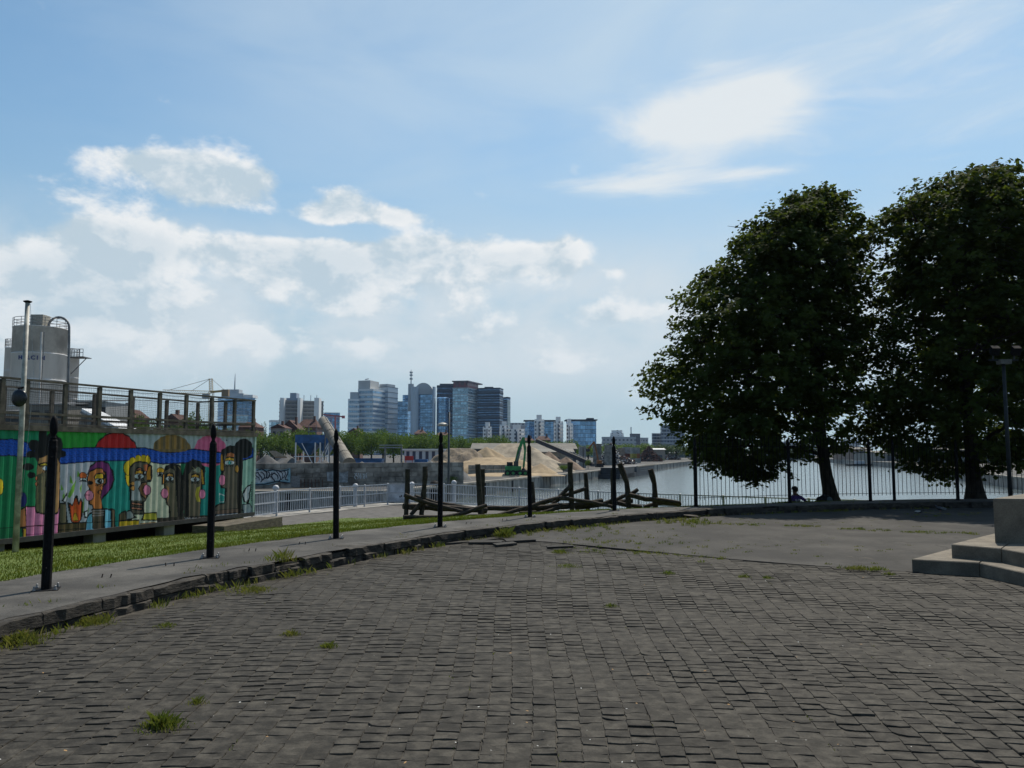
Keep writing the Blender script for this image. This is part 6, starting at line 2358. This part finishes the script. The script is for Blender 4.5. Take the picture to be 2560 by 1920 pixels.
# round tower
a, b_ = P(1087, 1130, D0 - 20), P(1120, 1130, D0 - 20)
r = (b_.x - a.x) / 2
zt_ = P(1103, 993, D0 - 20).z
t = thing('round_tower', 'round blue glass tower beside the barrel roofed one', 'building', ((a.x + b_.x) / 2, D0, LV), 'city buildings on the skyline')
MB().lathe(((a.x + b_.x) / 2, D0, 0), [(r, LV), (r, zt_ - 1.5), (r * 1.02, zt_ - 1.5), (r * 1.02, zt_), (r * .8, zt_ + 1)], 28).build('shell', g_blue, t, smooth=False)
h = (zt_ - LV) / 14
me = MB().lathe((0, 0, 0), [(r * 1.012, 0), (r * 1.012, .6)], 28).mesh('floor_band', M('band_blue3', (.13, .19, .26), .4), (0, 0, 0))
for k in range(1, 14):
    inst(me, 'floor_band', t, ((a.x + b_.x) / 2, D0, LV + k * h))

# dark group
t, cx, cy, zz = tower('dark office tower left behind the red topped glass tower', quad(1091, 1091.5, 1133, D0 + 20, 16, 4), 963, 14, g_dark, c_dark, .35)
MB().box(P(1098, 1130, D0 + 24).x, P(1132, 1130, D0 + 24).x, D0 + 24, D0 + 40, zz, zz + 2.5).build('roof_plant', c_dark, t)
t, cx, cy, zz = tower('pale glass tower with red top storey under a flat roof', quad(1131, 1169, 1196, D0 - 20, 4, 40), 969, 10, g_pale, M('band_white', (.48, .52, .54), .6), .10)
zr = P(1131, 953, D0 - 20).z
MB().prism([(P(x, 1130, q).x, q) for x, q in quad(1132, 1168, 1195, D0 - 18, 4, 38)], zz, zr - 1).build('top_storey', facade('red_top', (.22, .05, .06), (.10, .03, .04), 6, 9, .7, .85, .3), t)
MB().prism([(P(x, 1130, q).x, q) for x, q in quad(1129, 1170, 1206, D0 - 24, 4, 52)], zr - 1, zr + .6).build('roof', M('roof_dark_red', (.10, .07, .08), .6), t)
t, cx, cy, zz = tower('dark banded office tower right of the red topped one', quad(1193, 1249, 1258, D0, 6, 24), 969, 16, g_dark, c_dark, .30)
MB().box(cx - 8, cx + 4, cy - 4, cy + 4, zz, zz + 2).build('roof_plant', c_dark, t)
tower('slim pale edged tower at the right end of the high rises', quad(1257, 1268, 1276, D0 + 40, 8, 10), 992, 12, g_dark, c_dark, .25)
tower('pale end slab of the high rise row', quad(1268, 1269, 1276, D0 + 36, 4, 8), 999, 10, M('mint_pale', (.46, .52, .49), .7, .05, .05), c_pale, .1)

# white flats and low glass blocks
for (xl, xc, xr, yt, d, fl, lab) in [(1207, 1209, 1229, 1066, 640, 8, 'small white stepped flats just below the dark tower'), (1249, 1251, 1272, 1064, 640, 8, 'white stepped flats right of the small white block'), (1272, 1274, 1312, 1072, 640, 7, 'low wide white flats between the stepped ones and blue glass'),
                                     (1336, 1338, 1361, 1048, 620, 11, 'tall white stair tower of flats before blue glass'), (1385, 1387, 1408, 1053, 620, 10, 'middle white tower of flats in the row of three'), (1416, 1418, 1433, 1058, 620, 9, 'right white tower of flats in the row of three')]:
    t, cx, cy, zz = tower(lab, quad(xl, xc, xr, d, 10, 4), yt, 0, white_f, white_c, .4, group='white flats by the canal')
    a, b_ = P(xl, 1130, d), P(xr, 1130, d)
    wd_ = b_.x - a.x
    MB().box(a.x + wd_ * .25, a.x + wd_ * .75, d + 2, d + 8, zz, zz + 3.5).build('roof_hut', white_c, t)
    hh = (zz - LV) / fl
    bal = MB().box(0, wd_ * .30, 0, 2.2, 0, hh * .40).mesh('balcony', white_c)
    for k in range(2, fl):
        inst(bal, 'balcony', t, (a.x + wd_ * .72, d - 1.4, LV + k * hh))
    MB().box(a.x + wd_ * .42, a.x + wd_ * .52, d - .3, d, LV + 8, zz - 2).build('stair_window', g_dark, t)
tower('pale pink long office behind the white flats', quad(1276, 1277, 1316, 900, 10, 4), 1057, 5, M('pink_pale', (.36, .33, .34), .8, .05, .05), grey_f, .5)
t, cx, cy, zz = tower('left blue glass block with thin flat roof behind white flats', quad(1313, 1322, 1386, 760, 10, 10), 1053, 9, g_blue, c_steel, .08)
MB().box(cx - 15.5, cx + 15.5, cy - 10, cy + 10, zz + .3, zz + 1.2).build('roof', c_dark, t)
t, cx, cy, zz = tower('right blue glass block with dark flat roof beside white flats', quad(1416, 1440, 1491, 700, 16, 10), 1052, 9, g_blue, c_steel, .06)
a, b_ = P(1414, 1130, 705), P(1494, 1130, 700)
MB().box(a.x, b_.x, 698, 722, zz + .3, zz + 1.2).build('roof', c_dark, t)
MB().box(P(1468, 1130, 705).x, P(1485, 1130, 705).x, 703, 715, zz + 1.2, zz + 2.6).build('roof_plant', c_dark, t)
tower('long low grey office on the right of the skyline', quad(1505, 1507, 1590, 800, 10, 6), 1092, 4, grey_f, c_grey, .35)
q = P(1543, 1130, 860)
t = thing('round_block', 'pale round topped block above the long low grey office', 'building', (q.x, 860, LV), 'city buildings on the skyline')
zt_ = P(1543, 1076, 860).z
MB().lathe((q.x, 860, 0), [(7.2, LV), (7.2, zt_ - 3), (6, zt_ - 3), (6, zt_)], 20).build('shell', white_f, t)
for k in range(4):
    MB().lathe((q.x, 860, zt_ - 3 - 4.2 * (k + 1)), [(7.5, 0), (7.5, 1.6)], 20).build('floor_band', c_pale, t)
t, cx, cy, zz = tower('dark tower block with roof aerial right of the round block', quad(1575, 1578, 1601, 820, 10, 5), 1084, 6, facade('dark_flats', (.12, .12, .14), (.06, .06, .08), 4, 3.2, .5, .5), M('dark_band', (.10, .10, .12), .8), .3)
MB().tube([(cx - 4, cy, zz), (cx - 4, cy, zz + 7)], .6, 6).build('aerial', c_grey, t)
tower('grey low block right of the dark aerial tower', quad(1601, 1603, 1621, 840, 8, 4), 1094, 4, grey_f, c_grey, .35)
tower('grey blue block of flats half hidden by the linden leaves', quad(1630, 1632, 1652, 700, 10, 4), 1083, 8, facade('blue_flats', (.16, .18, .22), (.07, .09, .12), 4, 3.2, .7, .55), c_grey, .35)
tower('blue grey slab in the linden leaves right of the half hidden block', quad(1652, 1656, 1712, 690, 10, 12), 1062, 9, facade('blue_flats2', (.15, .18, .23), (.08, .10, .14), 4, 3.2, .6, .55), c_grey, .25)
for (xl, xr, yt, d, lab) in [(1905, 1945, 1112, 900, 'hazy block at the far end of the canal, leftmost'), (1950, 1992, 1104, 950, 'taller hazy block at the far end of the canal'), (2000, 2040, 1113, 920, 'hazy block at the far end of the canal right of the taller one'), (2100, 2150, 1100, 800, 'hazy block on the right bank beyond the brown warehouse')]:
    tower(lab, quad(xl, xl + 3, xr, d, 10, 6), yt, 5, grey_f, c_grey, .35)

# tower crane at the left
yel = M('crane_yellow', (.48, .33, .12), .6, .15)
cq = P(528, 1130, 300)
yc = thing('tower_crane', 'yellow tower crane with lattice jib above the netted deck', 'crane', (cq.x, 300, LV))


def lattice(a, b_, w, n, name, mat, r=.09):
    a, b_ = Vector(a), Vector(b_)
    d_ = (b_ - a).normalized()
    s = d_.cross(Vector((0, 1, 0)))
    if s.length < .1:
        s = Vector((1, 0, 0))
    s.normalize()
    u = s.cross(d_)
    b = MB()
    cs = [s * w / 2 + u * w / 2, s * w / 2 - u * w / 2, -s * w / 2 - u * w / 2, -s * w / 2 + u * w / 2]
    for c in cs:
        b.tube([a + c, b_ + c], r, 4)
    for k in range(n):
        p, q = a.lerp(b_, k / n), a.lerp(b_, (k + 1) / n)
        for i in range(4):
            b.tube([p + cs[i], q + cs[(i + 1) % 4]], r * .6, 3, cap=False)
    b.build(name, mat, yc)


lattice((cq.x, 300, LV), P(528, 980, 300), 1.5, 22, 'mast', yel)
lattice(P(528, 980, 300), P(527, 946, 300), 1.0, 6, 'apex', yel)
lattice(P(526, 981, 300), P(408, 978, 300), 1.0, 22, 'jib', yel, .07)
MB().beam(P(528, 980, 300), P(572, 976, 300), 1.3, .7).build('counter_jib', yel, yc)
q0, q1 = P(556, 974, 300), P(572, 991, 300)
MB().box(q0.x, q1.x, 299.2, 300.8, q1.z, q0.z).build('counterweight', M('cw_brown', (.30, .22, .14), .8), yc)
q0, q1 = P(508, 985, 300), P(524, 996, 300)
MB().box(q0.x, q1.x, 299, 300.6, q1.z, q0.z).build('cab', c_grey, yc)
for x, y in ((420, 976), (478, 978)):
    MB().tube([P(526, 947, 300), P(x, y, 300)], .08, 4).build('tie', steel, yc)
MB().tube([P(529, 947, 300), P(560, 974, 300)], .06, 4).build('tie', steel, yc)

# houses with red roofs among the trees
roof_red = M('roof_tile', (.085, .036, .026), .9, .25, .5)
brick_w = M('house_wall', (.15, .08, .06), .9, .2, .5)
house_g = M('house_pale', (.32, .29, .26), .9, .15, .5)


def house(label, x0, x1, yr, ye, d, gable=True, wallm=brick_w, chim=True):
    a, b_ = P(x0, ye, d), P(x1, ye, d)
    zr = P((x0 + x1) / 2, yr, d).z
    t = thing('house', label, 'house', ((a.x + b_.x) / 2, d, LV), 'red roofed houses behind the trees')
    MB().box(a.x, b_.x, d, d + 9, LV, a.z).build('wall', wallm, t)
    if gable:                      # gable towards the camera
        xm = (a.x + b_.x) / 2
        vs = [(a.x - .4, d - .4, a.z), (b_.x + .4, d - .4, a.z), (xm, d - .4, zr), (a.x - .4, d + 9.4, a.z), (b_.x + .4, d + 9.4, a.z), (xm, d + 9.4, zr)]
        MB().add(vs, [(0, 1, 2), (5, 4, 3), (1, 4, 5, 2), (0, 2, 5, 3), (0, 3, 4, 1)], 0).build('roof', roof_red, t)
    else:
        vs = [(a.x - .4, d - .4, a.z), (b_.x + .4, d - .4, a.z), (b_.x + .4, d + 9.4, a.z), (a.x - .4, d + 9.4, a.z), (a.x + 1.5, d + 4.5, zr), (b_.x - 1.5, d + 4.5, zr)]
        MB().add(vs, [(0, 1, 5, 4), (1, 2, 5), (2, 3, 4, 5), (3, 0, 4), (0, 3, 2, 1)], 0).build('roof', roof_red, t)
    if chim:
        MB().box(b_.x - 2.2, b_.x - 1.4, d + 3, d + 4, a.z, zr + 1.2).build('chimney', brick_w, t)
    n = max(2, int((b_.x - a.x) / 3))
    for k in range(n):
        x = a.x + (b_.x - a.x) * (k + .5) / n
        MB().box(x - .5, x + .5, d - .1, d, a.z - 2.6, a.z - 1.2).build('window', M('house_glass', (.04, .05, .06), .2), t)


for h in [('red roofed house with dark gable left of the slanted tube', 700, 746, 1050, 1074, 300, True), ('brown red hip roofed house just left behind the tube top', 742, 792, 1047, 1068, 320, False), ('low house with grey gable between the trees left', 677, 712, 1060, 1070, 290, True, house_g),
          ('red roofed house seen at the right end of the deck netting', 596, 640, 1054, 1068, 280, False), ('dark roofed house behind the middle of the deck netting', 268, 322, 1020, 1044, 160, True), ('little house between trees behind the netting', 412, 446, 1034, 1050, 220, True),
          ('small tan roofed house above the trees right of centre', 1036, 1062, 1074, 1084, 420, False), ('long low brick house above the trees', 1090, 1122, 1080, 1088, 430, False), ('small brown roofed house at the foot of the grey towers', 868, 900, 1070, 1082, 380, True),
          ('low red roofed house below the white flats', 1340, 1376, 1090, 1100, 420, False), ('dark low roofs between the blue glass blocks', 1300, 1336, 1094, 1102, 430, False)]:
    house(*h)


# ------------------------------------------------------------------ far trees
def far_tree_mesh(seed, mat, n=2600, leaf=.34):
    R = np.random.default_rng(seed)
    lob = [(R.normal(0, .42), R.normal(0, .42), R.uniform(.35, .95), R.uniform(.34, .55)) for _ in range(11)] + [(0, 0, .6, .6), (0, 0, .9, .45)]
    C = []
    while len(C) < n:
        l = lob[R.integers(len(lob))]
        v = R.normal(0, 1, 3)
        v /= np.linalg.norm(v)
        C.append(np.array([l[0], l[1], l[2]]) + v * l[3] * (R.random() ** .3) * np.array([1, 1, .8]))
    C = np.array(C)
    C[:, 2] = np.maximum(C[:, 2], .05) 
    s = (R.uniform(.5, 1, n) * leaf * .17)[:, None]
    u = R.normal(0, 1, (n, 3))
    u /= np.linalg.norm(u, axis=1, keepdims=True)
    w = np.cross(u, R.normal(0, 1, (n, 3)))
    w /= np.linalg.norm(w, axis=1, keepdims=True)
    V = np.stack([C - u * s, C + w * s * .7, C + u * s, C - w * s * .7], 1).reshape(-1, 3)
    me = quads('crown', V, mat)
    tr = MB().tube([(0, 0, -.35), (.02, 0, .3), (0, .02, .8)], [.06, .045, .02], 7)
    for k in range(6):
        a = k * 1.05
        tr.tube([(0, 0, .2 + k * .08), (.3 * math.cos(a), .3 * math.sin(a), .55 + k * .07)], [.022, .008], 5)
    return me, tr.mesh('trunk', bark)


variants = [far_tree_mesh(100 + k, leaf_far) for k in range(4)] + [far_tree_mesh(200 + k, leaf_dark) for k in range(2)]


def far_tree(label, px, ytop, d, wpx, var, name='tree', group='trees behind the yard'):
    top = P(px, ytop, d)
    H = top.z - LV
    w = wpx / FPX * d / 2
    t = thing(name, label, 'tree', (top.x, d, LV), group, local=True)
    sz = H / 1.75
    cme, tme = variants[var]
    for nm, me in (('crown', cme), ('trunk', tme)):
        o = link(nm, me, t)
        o.location = (0, 0, sz * .35)
        o.scale = (w / .95, w / .95, sz)
        o.rotation_euler = (0, 0, rnd.uniform(0, 6.28))


row = [(655, 1073, 230, 75, 0), (688, 1078, 240, 60, 4), (722, 1068, 235, 70, 1), (752, 1062, 240, 70, 2), (785, 1075, 215, 60, 3), (838, 1067, 250, 70, 2), (868, 1070, 245, 60, 0), (898, 1064, 250, 70, 3), (930, 1069, 240, 66, 1), (958, 1066, 250, 66, 2), (985, 1074, 235, 60, 0),
       (1022, 1077, 245, 75, 3), (1056, 1076, 250, 70, 1), (1082, 1073, 260, 62, 2), (1118, 1081, 255, 70, 0), (1150, 1084, 260, 66, 3), (1182, 1086, 255, 66, 1), (1212, 1087, 265, 60, 2), (1236, 1080, 262, 62, 0), (1262, 1094, 270, 55, 3), (1310, 1096, 280, 60, 1), (1352, 1097, 285, 70, 2), (1400, 1098, 290, 70, 0), (1432, 1094, 285, 55, 3)]
for i, (x, y, d, w, v) in enumerate(row):
    far_tree(f'bushy green tree in the row behind the sand yard, {ORD[i]} from the left', x, y, d, w * 1.25, v)
back = [(250, 1034, 120, 60), (318, 1016, 130, 75), (352, 1022, 150, 60), (400, 1040, 160, 60), (452, 1046, 170, 60), (490, 1018, 150, 62), (530, 1042, 170, 60), (575, 1062, 200, 60), (618, 1066, 220, 60)]
for i, (x, y, d, w) in enumerate(back):
    far_tree(f'leafy tree behind the deck netting, {ORD[i]} from the left', x, y, d, w * 1.25, (i * 2) % 4, group='trees behind the deck netting')
far_tree('small dark pointed tree on the skyline right of the deck', 653, 1046, 330, 22, 5, 'poplar_tree', 'skyline trees')
far2 = [(1470, 1108, 330), (1520, 1104, 360), (1566, 1106, 380), (1610, 1104, 390), (1650, 1106, 400), (1690, 1108, 420), (1735, 1112, 580), (1780, 1114, 610)]
for i, (x, y, d) in enumerate(far2):
    far_tree(f'tree in the hazy green belt behind the scrap yard, {ORD[i]} from the left', x, y, d, 85, i % 4 if i < 4 else 4 + i % 2, group='trees of the belt behind the scrap yard')
far3 = [(1850, 1116, 660), (1900, 1120, 660), (1950, 1121, 660), (2000, 1120, 660), (2060, 1116, 640), (2105, 1112, 600), (2240, 1112, 430), (2310, 1106, 400), (2400, 1102, 360), (2480, 1100, 340), (2560, 1098, 330)]
for i, (x, y, d) in enumerate(far3):
    far_tree(f'dark distant tree at the canal end or right bank, {ORD[i]} from the left', x, y, d, 80, 4 + i % 2, group='distant trees beyond the canal')
# bushes on the yard edge
for i, (x, y, d, w, lab) in enumerate([(1126, 1188, 100, 34, 'green bush growing at the foot of the dark yard wall'), (1408, 1160, 160, 26, 'bush under the conveyor belt'), (1640, 1142, 350, 30, 'low bush on the scrap quay'), (1470, 1146, 190, 22, 'bush beside the conveyor foot')]):
    far_tree(lab, x, y, d, w, i % 4, 'bush', 'bushes on the far quay')

# ------------------------------------------------------------------ air
hz = bpy.data.materials.new('air_haze')
hz.use_nodes = True
hz.node_tree.nodes.clear()
ho = hz.node_tree.nodes.new('ShaderNodeOutputMaterial')
pv = hz.node_tree.nodes.new('ShaderNodeVolumePrincipled')
pv.inputs['Color'].default_value = (.45, .68, 1.0, 1)
pv.inputs['Density'].default_value = 0.00006
pv.inputs['Anisotropy'].default_value = .3
hz.node_tree.links.new(pv.outputs[0], ho.inputs['Volume'])
HAZE = True
if HAZE:
    stuff(MB().box(-2600, 2600, -120, 2600, -7, 160).build('haze', hz))
